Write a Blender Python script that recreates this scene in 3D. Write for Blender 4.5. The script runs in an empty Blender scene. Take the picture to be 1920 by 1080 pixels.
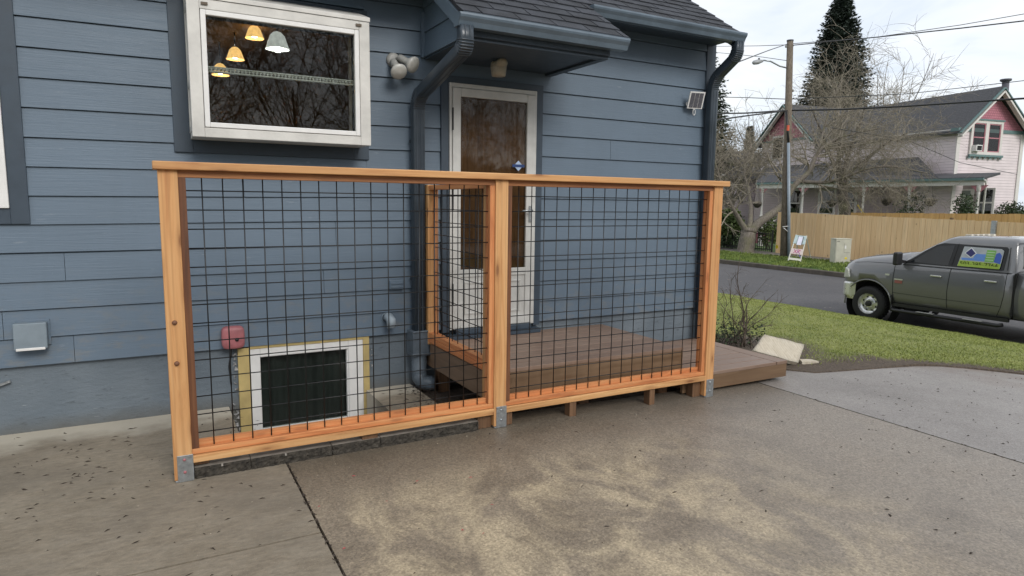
import bpy, bmesh, math, random
from mathutils import Vector, Matrix, noise

# ------------------------------------------------------------------ camera, sky, sun, exposure
sc = bpy.context.scene
COL = sc.collection
FPX, YAW, PIT, ROL = 1231.67, 0.500884, -0.130131, 0.012443
CAM = Vector((-0.2418, -3.8808, 1.5314))
FW = Vector((math.sin(YAW)*math.cos(PIT), math.cos(YAW)*math.cos(PIT), math.sin(PIT)))
_r0 = Vector((math.cos(YAW), -math.sin(YAW), 0)); _u0 = _r0.cross(FW)
RT = _r0*math.cos(ROL) + _u0*math.sin(ROL)
UP = -_r0*math.sin(ROL) + _u0*math.cos(ROL)
cd = bpy.data.cameras.new('camera'); cam = bpy.data.objects.new('camera', cd); COL.objects.link(cam)
cam.matrix_world = Matrix(((RT.x, UP.x, -FW.x, CAM.x), (RT.y, UP.y, -FW.y, CAM.y), (RT.z, UP.z, -FW.z, CAM.z), (0, 0, 0, 1)))
cd.sensor_width = 36.0; cd.lens = 36.0*FPX/1920; cd.clip_start = 0.05; cd.clip_end = 3000
sc.camera = cam
sc.view_settings.view_transform = 'Standard'; sc.view_settings.look = 'None'
sc.view_settings.exposure = 0.45; sc.view_settings.gamma = 1.0; sc.view_settings.use_curve_mapping = False

SUN_EL, SUN_AZ = math.radians(34), math.radians(174)      # azimuth clockwise from +Y; behind the camera
world = bpy.data.worlds.new('World'); sc.world = world; world.use_nodes = True
wn, wl = world.node_tree.nodes, world.node_tree.links
wn.clear()
wo = wn.new('ShaderNodeOutputWorld'); wmix = wn.new('ShaderNodeMixShader')
sky = wn.new('ShaderNodeTexSky'); sky.sky_type = 'NISHITA'; sky.sun_disc = False
sky.sun_elevation = SUN_EL; sky.sun_rotation = SUN_AZ
b1 = wn.new('ShaderNodeBackground'); b1.inputs[1].default_value = 0.12
wl.new(sky.outputs[0], b1.inputs[0])
b2 = wn.new('ShaderNodeBackground'); b2.inputs[1].default_value = 0.83
tc = wn.new('ShaderNodeTexCoord'); mp = wn.new('ShaderNodeMapping'); mp.inputs['Scale'].default_value = (1, 1, 2.6)
wl.new(tc.outputs['Generated'], mp.inputs[0])
n1 = wn.new('ShaderNodeTexNoise'); n1.inputs['Scale'].default_value = 3.4; n1.inputs['Detail'].default_value = 6; n1.inputs['Roughness'].default_value = .55; n1.inputs['Distortion'].default_value = .5
wl.new(mp.outputs[0], n1.inputs[0])
cr = wn.new('ShaderNodeValToRGB'); e = cr.color_ramp.elements
e[0].position = .30; e[0].color = (.58, .68, .84, 1); e[1].position = .60; e[1].color = (1.0, 1.0, 1.0, 1)
x_ = e.new(.45); x_.color = (.86, .91, .98, 1)
wl.new(n1.outputs[0], cr.inputs[0]); wl.new(cr.outputs[0], b2.inputs[0])
n2 = wn.new('ShaderNodeTexNoise'); n2.inputs['Scale'].default_value = 2.1; n2.inputs['Detail'].default_value = 4
wl.new(mp.outputs[0], n2.inputs[0])
cr2 = wn.new('ShaderNodeMapRange'); cr2.inputs[1].default_value = .33; cr2.inputs[2].default_value = .52; cr2.inputs[3].default_value = .78; cr2.inputs[4].default_value = .97
wl.new(n2.outputs[0], cr2.inputs[0]); wl.new(cr2.outputs[0], wmix.inputs[0])
wl.new(b1.outputs[0], wmix.inputs[1]); wl.new(b2.outputs[0], wmix.inputs[2]); wl.new(wmix.outputs[0], wo.inputs[0])

sd = bpy.data.lights.new('sun', 'SUN'); sd.energy = 1.5; sd.angle = math.radians(25); sd.color = (1, .97, .92)
so = bpy.data.objects.new('sun', sd); COL.objects.link(so)
sdir = Vector((math.sin(SUN_AZ)*math.cos(SUN_EL), math.cos(SUN_AZ)*math.cos(SUN_EL), math.sin(SUN_EL)))
so.rotation_euler = sdir.to_track_quat('Z', 'Y').to_euler(); so.location = (0, -6, 12)

# ------------------------------------------------------------------ helpers
R = random.Random(7)
def ray(x, y): return RT*((x-960)/FPX) + UP*((540-y)/FPX) + FW
def aY(x, y, Y): d = ray(x, y); return CAM + d*((Y-CAM.y)/d.y)
def aX(x, y, X): d = ray(x, y); return CAM + d*((X-CAM.x)/d.x)
def aZ(x, y, Z): d = ray(x, y); return CAM + d*((Z-CAM.z)/d.z)
def aD(x, y, D): return CAM + ray(x, y)*D            # at depth D metres along the optical axis

class MB:
    def __init__(s): s.v = []; s.f = []; s.sm = []
    def add(s, vs, fs, smooth=False):
        o = len(s.v); s.v += [Vector(v) for v in vs]; s.f += [tuple(i+o for i in f) for f in fs]; s.sm += [smooth]*len(fs); return s
    def box(s, x0, x1, y0, y1, z0, z1):
        return s.add([(x0,y0,z0),(x1,y0,z0),(x1,y1,z0),(x0,y1,z0),(x0,y0,z1),(x1,y0,z1),(x1,y1,z1),(x0,y1,z1)],
                     [(0,3,2,1),(4,5,6,7),(0,1,5,4),(1,2,6,5),(2,3,7,6),(3,0,4,7)])
    def hexa(s, p): return s.add(p, [(0,3,2,1),(4,5,6,7),(0,1,5,4),(1,2,6,5),(2,3,7,6),(3,0,4,7)])
    def beam(s, a, b, w, h, up=(0,0,1)):
        a, b = Vector(a), Vector(b); d = (b-a).normalized(); up = Vector(up)
        if abs(d.dot(up)) > .99: up = Vector((0,1,0))
        x = d.cross(up).normalized(); z = x.cross(d).normalized(); x *= w/2; z *= h/2
        return s.hexa([a-x-z, a+x-z, b+x-z, b-x-z, a-x+z, a+x+z, b+x+z, b-x+z])
    def prism(s, poly, axis, a, b):
        """poly 2D extruded along axis 'x','y','z' between a and b"""
        n = len(poly)
        def P(u, w, t): return {'x': (t,u,w), 'y': (u,t,w), 'z': (u,w,t)}[axis]
        vs = [P(u,w,a) for u,w in poly] + [P(u,w,b) for u,w in poly]
        fs = [tuple(range(n))[::-1], tuple(range(n,2*n))] + [(i,(i+1)%n,n+(i+1)%n,n+i) for i in range(n)]
        return s.add(vs, fs)
    def tube(s, pts, rad, n=8, caps=True, smooth=True):
        pts = [Vector(p) for p in pts]; m = len(pts)
        if not hasattr(rad, '__len__'): rad = [rad]*m
        vs = []; ref = None
        for i, p in enumerate(pts):
            d = (pts[min(i+1,m-1)] - pts[max(i-1,0)])
            d = d.normalized() if d.length > 1e-9 else Vector((0,0,1))
            if ref is None: ref = d.orthogonal().normalized()
            x = (ref - d*ref.dot(d)); x = x.normalized() if x.length > 1e-6 else d.orthogonal().normalized(); ref = x
            y = d.cross(x)
            for k in range(n):
                t = 2*math.pi*k/n; vs.append(p + (x*math.cos(t) + y*math.sin(t))*rad[i])
        fs = [(i*n+k, i*n+(k+1)%n, (i+1)*n+(k+1)%n, (i+1)*n+k) for i in range(m-1) for k in range(n)]
        o = len(s.v); s.add(vs, fs, smooth)
        if caps: s.f += [tuple(o+k for k in range(n))[::-1], tuple(o+(m-1)*n+k for k in range(n))]; s.sm += [False, False]
        return s
    def sweep(s, pts, prof, side, smooth=False):
        """rectangular/any profile (u along 'side', w across) swept along pts; side = fixed sideways vector"""
        pts = [Vector(p) for p in pts]; m = len(pts); n = len(prof); side = Vector(side).normalized(); vs = []
        for i, p in enumerate(pts):
            d = (pts[min(i+1,m-1)] - pts[max(i-1,0)]).normalized(); w = d.cross(side).normalized()
            vs += [p + side*a + w*b for a, b in prof]
        fs = [(i*n+k, i*n+(k+1)%n, (i+1)*n+(k+1)%n, (i+1)*n+k) for i in range(m-1) for k in range(n)]
        fs += [tuple(range(n))[::-1], tuple((m-1)*n+k for k in range(n))]
        return s.add(vs, fs, smooth)
    def lathe(s, prof, c, axis=(0,0,1), n=20, smooth=True):
        """prof: list of (r, h) along axis from c"""
        ax = Vector(axis).normalized(); x = ax.orthogonal().normalized(); y = ax.cross(x); c = Vector(c); vs = []
        for r, h in prof:
            for k in range(n):
                t = 2*math.pi*k/n; vs.append(c + ax*h + (x*math.cos(t)+y*math.sin(t))*r)
        fs = [(i*n+k, i*n+(k+1)%n, (i+1)*n+(k+1)%n, (i+1)*n+k) for i in range(len(prof)-1) for k in range(n)]
        return s.add(vs, fs, smooth)
    def frame(s, x0, x1, z0, z1, w, y0, y1):
        """picture frame in an XZ plane, of member width w (or (l,r,b,t)); mitre-free butt joints"""
        l, r, b, t = w if hasattr(w, '__len__') else (w,)*4
        s.box(x0, x0+l, y0, y1, z0, z1); s.box(x1-r, x1, y0, y1, z0, z1)
        s.box(x0+l, x1-r, y0+.0004, y1-.0004, z0, z0+b); s.box(x0+l, x1-r, y0+.0004, y1-.0004, z1-t, z1); return s
    def build(s, name, mat, parent=None, bevel=0, weld=False, local=False):
        me = bpy.data.meshes.new(name)
        off = Vector((0,0,0))
        if parent is not None and not local:
            q = parent
            while q.parent: q = q.parent
            off = Vector(q.location)
        me.from_pydata([tuple(v-off) for v in s.v], [], s.f)
        if any(s.sm): me.polygons.foreach_set('use_smooth', s.sm)
        me.validate(); me.update()
        if weld:
            bm = bmesh.new(); bm.from_mesh(me); bmesh.ops.remove_doubles(bm, verts=bm.verts, dist=1e-5)
            bmesh.ops.recalc_face_normals(bm, faces=bm.faces); bm.to_mesh(me); bm.free()
        if isinstance(mat, (list, tuple)):
            for m_ in mat: me.materials.append(m_)
        else: me.materials.append(mat)
        o = bpy.data.objects.new(name, me); COL.objects.link(o)
        if parent is not None: o.parent = parent
        if bevel:
            md = o.modifiers.new('b', 'BEVEL'); md.width = bevel; md.segments = 2; md.limit_method = 'ANGLE'; md.angle_limit = .6
        return o

def thing(name, label, cat, loc=(0,0,0), rotz=0, group=None):
    o = bpy.data.objects.new(name, None); COL.objects.link(o); o.empty_display_size = .1
    o.location = loc; o.rotation_euler = (0, 0, rotz); o['label'] = label; o['category'] = cat
    if group: o['group'] = group
    return o
def tag(o, label, cat, group=None, kind=None):
    o['label'] = label; o['category'] = cat
    if group: o['group'] = group
    if kind: o['kind'] = kind
    return o
def struct(o): o['kind'] = 'structure'; return o
def inst(src, name, parent, loc, rot=(0,0,0), scale=(1,1,1)):
    o = bpy.data.objects.new(name, src); COL.objects.link(o); o.parent = parent; o.location = loc; o.rotation_euler = rot; o.scale = scale
    return o

# ------------------------------------------------------------------ materials
class NT:
    def __init__(s, name):
        s.m = bpy.data.materials.new(name); s.m.use_nodes = True; s.n = s.m.node_tree.nodes; s.l = s.m.node_tree.links
        s.p = s.n['Principled BSDF']; s.out = s.n['Material Output']
    def new(s, t, **kw):
        q = s.n.new('ShaderNode'+t)
        for k, v in kw.items():
            if k in q.inputs.keys(): s.set(q, k, v)
            else: setattr(q, k, v)
        return q
    def set(s, q, k, v):
        if hasattr(v, 'is_output'): s.l.new(v, q.inputs[k])
        else: q.inputs[k].default_value = v
    def co(s, kind='Object', scale=(1,1,1), rot=(0,0,0)):
        t = s.new('TexCoord'); m = s.new('Mapping'); m.inputs['Scale'].default_value = scale; m.inputs['Rotation'].default_value = rot
        s.l.new(t.outputs[kind], m.inputs[0]); return m.outputs[0]
    def wco(s, scale=(1,1,1)):
        t = s.new('NewGeometry'); m = s.new('Mapping'); m.inputs['Scale'].default_value = scale
        s.l.new(t.outputs['Position'], m.inputs[0]); return m.outputs[0]
    def noise(s, vec, scale, detail=4, rough=.5, dist=0):
        q = s.new('TexNoise'); s.l.new(vec, q.inputs['Vector']); q.inputs['Scale'].default_value = scale
        q.inputs['Detail'].default_value = detail; q.inputs['Roughness'].default_value = rough; q.inputs['Distortion'].default_value = dist
        return q.outputs[0]
    def vor(s, vec, scale, feature='F1', out=0):
        q = s.new('TexVoronoi'); q.feature = feature; s.l.new(vec, q.inputs['Vector']); q.inputs['Scale'].default_value = scale; return q.outputs[out]
    def ramp(s, fac, stops):
        q = s.new('ValToRGB'); s.l.new(fac, q.inputs[0]); e = q.color_ramp.elements
        while len(e) < len(stops): e.new(.5)
        for k, (p, c) in enumerate(stops):
            e[k].position = p; e[k].color = (c[0], c[1], c[2], 1) if hasattr(c, '__len__') else (c, c, c, 1)
        return q.outputs[0]
    def mr(s, v, a, b, c, d):
        q = s.new('MapRange'); s.l.new(v, q.inputs[0])
        for i, t in enumerate((a, b, c, d)): q.inputs[i+1].default_value = t
        return q.outputs[0]
    def mix(s, fac, a, b, mode='MIX'):
        q = s.new('Mix'); q.data_type = 'RGBA'; q.blend_type = mode
        for i, v in ((0, fac), (6, a), (7, b)):
            if hasattr(v, 'is_output'): s.l.new(v, q.inputs[i])
            elif hasattr(v, '__len__'): q.inputs[i].default_value = (*v[:3], 1)
            else: q.inputs[i].default_value = v
        return q.outputs[2]
    def math(s, op, a, b=0):
        q = s.new('Math'); q.operation = op
        for i, v in ((0, a), (1, b)):
            if hasattr(v, 'is_output'): s.l.new(v, q.inputs[i])
            else: q.inputs[i].default_value = v
        return q.outputs[0]
    def rnd(s): return s.new('ObjectInfo').outputs['Random']
    def fin(s, col, rough=.7, bump=None, bs=.3, bd=.01, metal=0, spec=.5):
        s.set(s.p, 'Base Color', (*col, 1) if isinstance(col, tuple) else col)
        s.set(s.p, 'Roughness', rough); s.set(s.p, 'Metallic', metal); s.set(s.p, 'Specular IOR Level', spec)
        if bump is not None:
            b = s.new('Bump'); b.inputs['Strength'].default_value = bs; b.inputs['Distance'].default_value = bd
            s.l.new(bump, b.inputs['Height']); s.l.new(b.outputs[0], s.p.inputs['Normal'])
        return s.m

def flat(name, rgb, rough=.6, metal=0, var=.12, nscale=9, bump=.15, spec=.5):
    """plain colour with slight mottling and fine relief"""
    t = NT(name); v = t.wco(); n = t.noise(v, nscale, 5, .6)
    a = tuple(c*(1-var) for c in rgb); b = tuple(min(1, c*(1+var)) for c in rgb)
    f = t.noise(v, nscale*14, 3)
    return t.fin(t.ramp(n, [(.3, a), (.7, b)]), t.mr(n, .3, .7, rough-.05, rough+.07), f, bump, .003, metal, spec)

def m_siding(name, rgb):
    t = NT(name); v = t.wco(); g = t.wco((2.2, 9, 75))
    grain = t.noise(g, 1.6, 6, .62, .5); big = t.noise(v, 1.1, 4); st = t.noise(t.wco((9, 9, .7)), 1.5, 4)
    c = t.ramp(big, [(.3, tuple(x*.9 for x in rgb)), (.7, tuple(x*1.08 for x in rgb))])
    c = t.mix(t.mr(st, .5, .8, 0, .22), c, tuple(x*.78 for x in rgb))
    c = t.mix(t.mr(t.rnd(), 0, 1, 0, .16), c, tuple(x*.82 for x in rgb))
    sp = t.vor(v, 26); c = t.mix(t.mr(sp, .035, .02, 0, .3), c, (.5, .52, .53))
    zz = t.new('SeparateXYZ'); t.l.new(v, zz.inputs[0]); dn = t.noise(t.wco((5, 5, 12)), 1.5, 5, .7); c = t.mix(t.math('MULTIPLY', t.mr(zz.outputs[2], 1.1, .45, 0, .55), t.mr(dn, .5, .72, 0, 1)), c, (.20, .185, .155))
    sm_ = t.noise(t.wco((3, 3, 14)), 2.2, 4, .6); c = t.mix(t.mr(sm_, .66, .74, 0, .25), c, (.30, .33, .36))
    return t.fin(c, t.mr(grain, .3, .7, .46, .6), grain, .55, .0035, spec=.5)

def m_wood(name, axis, dark, mid, light, knots=.35, rough=.62, seed=0., stain=.25):
    """cedar board with grain along the given axis"""
    sc_ = {'x': (1.3, 22, 22), 'y': (22, 1.3, 22), 'z': (22, 22, 1.3)}[axis]
    kn = {'x': (3.4, 13, 13), 'y': (13, 3.4, 13), 'z': (13, 13, 3.4)}[axis]
    t = NT(name); t0 = t.new('NewGeometry')
    off = t.new('VectorMath'); off.operation = 'ADD'; t.l.new(t0.outputs['Position'], off.inputs[0])
    cb = t.new('CombineXYZ'); r = t.rnd()
    for i in range(3): t.l.new(t.math('MULTIPLY_ADD', r, 7.0+i*3.3), cb.inputs[i])
    t.l.new(cb.outputs[0], off.inputs[1]); P = off.outputs[0]
    def mp(s): m = t.new('Mapping'); m.inputs['Scale'].default_value = s; t.l.new(P, m.inputs[0]); return m.outputs[0]
    kv = t.vor(mp(kn), 1.0); kd = t.mr(kv, .0, .55, 1, 0)
    g1 = t.noise(mp(sc_), 1.0, 5, .6, 1.2)
    # rings bulge round the knots
    gw = t.new('TexWave'); gw.wave_type = 'BANDS'; gw.bands_direction = {'x': 'Y', 'y': 'X', 'z': 'X'}[axis]
    lo = {'x': (.35, 7, 5), 'y': (7, .35, 5), 'z': (7, 5, .35)}[axis]
    t.l.new(mp(lo), gw.inputs[0]); gw.inputs['Scale'].default_value = 1.3; gw.inputs['Distortion'].default_value = 9; gw.inputs['Detail'].default_value = 3; gw.inputs['Detail Scale'].default_value = .7
    c = t.ramp(g1, [(.30, dark), (.47, mid), (.70, light)]); c = t.mix(t.mr(t.rnd(), 0, 1, 0, .38), c, tuple(x*f for x, f in zip(dark, (1.1, .95, .85))))
    c = t.mix(t.mr(gw.outputs[0], .6, .98, 0, .26), c, tuple(x*.72 for x in dark))
    s_ = t.noise(mp({'x': (.8, 4, 4), 'y': (4, .8, 4), 'z': (4, 4, .8)}[axis]), 1.0, 4)
    c = t.mix(t.mr(s_, .52, .72, 0, stain), c, tuple(x*.55 for x in dark))
    c = t.mix(t.mr(kv, .17, .10, 0, knots*1.8), c, (.16, .06, .025))
    c = t.mix(t.mr(kv, .36, .18, 0, knots*.9), c, tuple(x*.75 for x in dark))
    return t.fin(c, t.mr(g1, .3, .7, rough-.06, rough+.08), g1, .25, .002)

M = {}
M['siding'] = m_siding('blue_siding', (.111, .154, .203))
M['trim'] = flat('dark_blue_trim', (.038, .056, .078), .5, var=.12)
M['white'] = flat('white_paint', (.72, .71, .69), .45, var=.06)
M['white_dirty'] = flat('weathered_white_paint', (.58, .565, .53), .5, var=.16, nscale=5)
M['gutter'] = flat('gutter_paint', (.105, .14, .175), .34, var=.22, nscale=4)
M['downspout'] = flat('downspout_paint', (.040, .053, .068), .33, var=.25, nscale=4)
def m_found():
    t = NT('painted_foundation'); v = t.wco(); big = t.noise(v, 2.3, 5); f = t.noise(v, 38, 5, .7)
    c = t.ramp(big, [(.3, (.105, .132, .158)), (.7, (.152, .182, .208))])
    pit = t.noise(t.wco((3, 3, 9)), 3.0, 6, .7); c = t.mix(t.mr(pit, .60, .68, 0, .55), c, (.045, .05, .055))
    zc = t.new('SeparateXYZ'); t.l.new(t.new('NewGeometry').outputs['Position'], zc.inputs[0])
    zz = t.math('ADD', zc.outputs[2], t.math('MULTIPLY', t.noise(v, 7, 4), .10))
    c = t.mix(t.mr(zz, .16, .02, 0, .85), c, (.10, .095, .08))
    ch = t.noise(t.wco((4, 4, 30)), 3, 5, .7); c = t.mix(t.mr(ch, .66, .72, 0, .5), c, (.38, .40, .41))
    h = t.math('ADD', f, t.math('MULTIPLY', pit, 2.2))
    return t.fin(c, .7, h, .45, .007)
M['foundation'] = m_found()
CED_P = dict(dark=(.45, .205, .075), mid=(.63, .345, .140), light=(.72, .445, .21))
CED_R = dict(dark=(.41, .135, .048), mid=(.62, .245, .088), light=(.72, .355, .145))
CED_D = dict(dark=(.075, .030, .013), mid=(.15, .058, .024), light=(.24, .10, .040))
M['post'] = m_wood('cedar_post', 'z', **CED_P, knots=.5, stain=.1)
M['cap'] = m_wood('cedar_cap', 'x', **CED_P, knots=.6, stain=.25)
M['rail'] = m_wood('cedar_rail', 'x', **CED_R, knots=.2, stain=.25)
M['rail_y'] = m_wood('cedar_rail_cross', 'y', **CED_R, knots=.2, stain=.15)
M['stile'] = m_wood('cedar_stile', 'z', **CED_R, knots=.25, stain=.4)
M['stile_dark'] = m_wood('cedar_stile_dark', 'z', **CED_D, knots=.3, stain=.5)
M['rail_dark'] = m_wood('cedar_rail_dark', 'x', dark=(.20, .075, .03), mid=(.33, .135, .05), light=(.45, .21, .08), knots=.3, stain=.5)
M['block_wood'] = m_wood('wet_brown_block', 'z', dark=(.10, .055, .028), mid=(.17, .09, .045), light=(.24, .135, .07), knots=.2, stain=.5)
def m_deck(name, axis):
    t = NT(name); s = {'x': (1.2, 30, 30), 'y': (30, 1.2, 30)}[axis]
    g = t.noise(t.wco(s), 1.4, 5, .6, .6); b = t.noise(t.wco(), 2.2, 4)
    c = t.ramp(g, [(.3, (.195, .124, .086)), (.7, (.265, .178, .130))])
    c = t.mix(t.mr(b, .4, .7, 0, .45), c, (.32, .24, .19))
    c = t.mix(t.mr(t.rnd(), 0, 1, 0, .3), c, (.165, .104, .072))
    sp = t.noise(t.wco(), 55, 3, .6); c = t.mix(t.mr(sp, .68, .74, 0, .35), c, (.36, .31, .27))
    return t.fin(c, t.mr(b, .3, .7, .36, .55), g, .25, .002)
M['deck_x'] = m_deck('deck_paint', 'x'); M['deck_y'] = m_deck('deck_paint_cross', 'y')
M['fascia'] = m_wood('brown_fascia', 'x', dark=(.125, .073, .037), mid=(.168, .103, .056), light=(.21, .135, .078), knots=.12, rough=.5, stain=.25)
M['fascia_y'] = m_wood('brown_fascia_cross', 'y', dark=(.13, .082, .048), mid=(.18, .118, .075), light=(.225, .155, .105), knots=.12, rough=.5, stain=.2)
M['galv'] = flat('galvanised_steel', (.36, .38, .39), .42, metal=.75, var=.25, nscale=40)
M['wire'] = flat('black_wire', (.008, .009, .010), .38, var=.1)
M['black'] = flat('black_plastic', (.012, .012, .013), .45)
M['rubber'] = flat('tyre_rubber', (.013, .013, .014), .8, bump=.3)
M['grey_plastic'] = flat('grey_plastic', (.30, .30, .285), .45, var=.15, nscale=20)
M['pink'] = flat('faded_red_plastic', (.36, .125, .135), .5, var=.2, nscale=14)
M['dark'] = flat('dark_interior', (.012, .012, .011), .8)
def m_glass(name, tint=(1,1,1), rough=0.0):
    t = NT(name); tr = t.new('BsdfTransparent'); gl = t.new('BsdfGlossy'); mx = t.new('MixShader'); fr = t.new('Fresnel')
    tr.inputs[0].default_value = (*tint, 1); gl.inputs['Roughness'].default_value = rough; fr.inputs[0].default_value = 1.5
    t.l.new(fr.outputs[0], mx.inputs[0]); t.l.new(tr.outputs[0], mx.inputs[1]); t.l.new(gl.outputs[0], mx.inputs[2]); t.l.new(mx.outputs[0], t.out.inputs[0]); return t.m
M['glass'] = m_glass('window_glass', (.8, .82, .8)); M['glass_dark'] = m_glass('tinted_glass', (.78, .82, .80), .02)
M['glass_dusty'] = m_glass('dusty_glass', (.85, .82, .76), .03)
def m_shingle(name, a, b):
    t = NT(name); v = t.wco(); g = t.noise(v, 90, 3, .7); bb = t.noise(v, 5, 3)
    c = t.ramp(g, [(.3, a), (.7, b)]); c = t.mix(t.mr(t.rnd(), 0, 1, 0, .85), c, tuple(x*.5 for x in a))
    c = t.mix(t.mr(bb, .4, .7, 0, .35), c, tuple(x*1.5 for x in b))
    return t.fin(c, .85, g, .8, .004)
M['shingle'] = m_shingle('asphalt_shingle', (.017, .020, .027), (.046, .051, .063))
# ------------------------------------------------------------------ ground
HP = [(-60, 0), (1.8, 0), (3.7, -.045), (5, -.07), (7, -.14), (9.5, -.36), (12.9, -.84), (13.2, -.87)]
def H(x):
    if x <= HP[0][0]: return HP[0][1]
    for (a, za), (b, zb) in zip(HP, HP[1:]):
        if x <= b:
            t = (x-a)/(b-a); return za + (zb-za)*t
    return HP[-1][1]

def m_concrete():
    t = NT('worn_concrete'); v = t.wco(); big = t.noise(v, 1.3, 5, .6); mid = t.noise(t.wco((1, 2.2, 1)), 5, 5, .65); f = t.noise(v, 160, 3, .7)
    c = t.ramp(big, [(.32, (.200, .160, .108)), (.68, (.275, .225, .160))])
    c = t.mix(t.mr(mid, .42, .7, 0, .5), c, (.32, .275, .21)); c = t.mix(t.mr(mid, .45, .28, 0, .5), c, (.135, .108, .075))
    c = t.mix(t.mr(f, .3, .75, 0, .35), c, (.30, .27, .23)); f2 = t.noise(t.wco((.7, 1.5, 1)), 26, 6, .8); c = t.mix(1.0, c, t.ramp(f2, [(.3, .66), (.7, 1.24)]), 'MULTIPLY'); dm = t.noise(t.wco((.7, 1, 1)), 1.1, 4, .6); c = t.mix(t.mr(dm, .50, .64, 0, .45), c, (.135, .115, .09)); sp = t.vor(v, 60); c = t.mix(t.mr(sp, .13, .05, 0, .7), c, (.42, .385, .33))
    # pale clean band along the foot of the wall
    s = t.new('SeparateXYZ'); t.l.new(t.new('NewGeometry').outputs['Position'], s.inputs[0])
    yy = t.math('ADD', s.outputs[1], t.math('MULTIPLY', t.noise(v, 4, 4), .5))
    c = t.mix(t.mr(yy, 1.14, 1.34, 0, .85), c, (.50, .455, .37))
    h = t.math('ADD', f, t.math('MULTIPLY', mid, .8))
    return t.fin(c, t.mr(big, .3, .7, .55, .8), h, .5, .004)
def m_aggregate():
    t = NT('exposed_aggregate'); v = t.wco(); big = t.noise(v, .8, 5, .6, .4); mid = t.noise(v, 3.2, 5, .65); peb = t.vor(v, 115, out=1); f = t.noise(v, 190, 3, .7)
    c = t.ramp(mid, [(.3, (.195, .155, .110)), (.7, (.285, .232, .170))])
    s = t.new('SeparateXYZ'); t.l.new(t.new('NewGeometry').outputs['Position'], s.inputs[0])
    # sandy worn patches towards the open middle of the drive, greyer away from them
    gx = t.mr(s.outputs[0], 1.6, 4.2, 0, 1)
    c = t.mix(t.math('MULTIPLY', gx, .75), c, (.265, .232, .198))
    sx = t.noise(t.wco((1.5, 1, 1)), 1.6, 6, .62, .8); rg_ = t.math('MULTIPLY', t.mr(s.outputs[0], 3.3, 2.0, 0, 1), t.mr(s.outputs[1], -.45, -.95, 0, 1)); sandy = t.math('MULTIPLY', t.mr(sx, .45, .60, 0, .8), rg_); c = t.mix(sandy, c, (.50, .405, .27))
    w2 = t.noise(v, 1.7, 4, .6); c = t.mix(t.mr(w2, .55, .70, 0, .40), c, (.130, .105, .080))
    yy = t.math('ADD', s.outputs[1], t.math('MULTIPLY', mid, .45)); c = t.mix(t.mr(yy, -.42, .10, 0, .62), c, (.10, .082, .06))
    f2 = t.noise(v, 55, 4, .8); g = t.mix(1.0, c, t.ramp(peb, [(0, .68), (1, 1.32)]), 'MULTIPLY'); g = t.mix(1.0, g, t.ramp(f2, [(.3, .70), (.7, 1.26)]), 'MULTIPLY')
    g = t.mix(t.mr(f, .62, .75, 0, .5), g, (.42, .39, .34))
    h = t.math('ADD', peb, f)
    return t.fin(g, t.mr(w2, .35, .65, .55, .38), h, .5, .004)
def m_drive2():
    t = NT('grey_pavement'); v = t.wco(); big = t.noise(v, .9, 5, .6); peb = t.vor(v, 110, out=1); f = t.noise(v, 170, 3, .7)
    c = t.ramp(big, [(.3, (.200, .180, .164)), (.7, (.285, .258, .236))])
    f2 = t.noise(v, 40, 4, .8); g = t.mix(1.0, c, t.ramp(peb, [(0, .74), (1, 1.26)]), 'MULTIPLY'); g = t.mix(1.0, g, t.ramp(f2, [(.3, .82), (.7, 1.16)]), 'MULTIPLY'); g = t.mix(t.mr(f, .62, .75, 0, .4), g, (.40, .39, .37))
    s = t.new('SeparateXYZ'); t.l.new(t.new('NewGeometry').outputs['Position'], s.inputs[0])
    br = t.noise(v, 2.2, 5); g = t.mix(t.math('MULTIPLY', t.mr(br, .42, .6, 0, .8), t.mr(s.outputs[0], 6.3, 7.6, 0, 1)), g, (.17, .115, .082))
    return t.fin(g, t.mr(big, .35, .65, .5, .36), t.math('ADD', peb, f), .5, .004)
def m_asphalt():
    t = NT('street_asphalt'); v = t.wco(); big = t.noise(v, .35, 5, .6); f = t.noise(v, 22, 4, .8); peb = t.vor(v, 30, out=1)
    c = t.ramp(big, [(.3, (.058, .056, .060)), (.7, (.088, .085, .088))]); c = t.mix(1.0, c, t.ramp(peb, [(0, .7), (1, 1.35)]), 'MULTIPLY')
    c = t.mix(t.mr(f, .66, .75, 0, .6), c, (.34, .31, .29))
    lf = t.vor(v, 3.0); lm = t.noise(v, .5, 3); c = t.mix(t.math('MULTIPLY', t.mr(lf, .10, .06, 0, .9), t.mr(lm, .45, .6, 0, 1)), c, (.33, .26, .22))
    return t.fin(c, .72, f, .3, .01)
def m_soil():
    t = NT('garden_soil'); v = t.wco(); a = t.noise(v, 9, 6, .7); b = t.noise(v, 45, 4, .7)
    c = t.ramp(a, [(.3, (.035, .024, .017)), (.7, (.12, .09, .066))]); c = t.mix(t.mr(b, .6, .75, 0, .6), c, (.22, .18, .14))
    return t.fin(c, .9, t.math('ADD', a, b), 1.0, .03)
def lawn_soil(x, y):
    """0 = grass, 1 = bare soil"""
    e = driveY(x)
    n = noise.noise(Vector((x*1.3, y*1.3, 3.1)))*.5 + noise.noise(Vector((x*3.5, y*3.5, 9)))*.25
    bed = max(0, 1-math.hypot((x-5.75)/1.0, (y-1.2)/.75))*2.2
    edge = max(0, 1-(y-e)/(.62 if x < 6.6 else .30))*1.35
    return min(1, max(0, bed + edge + n*.55 - .18))
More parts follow.
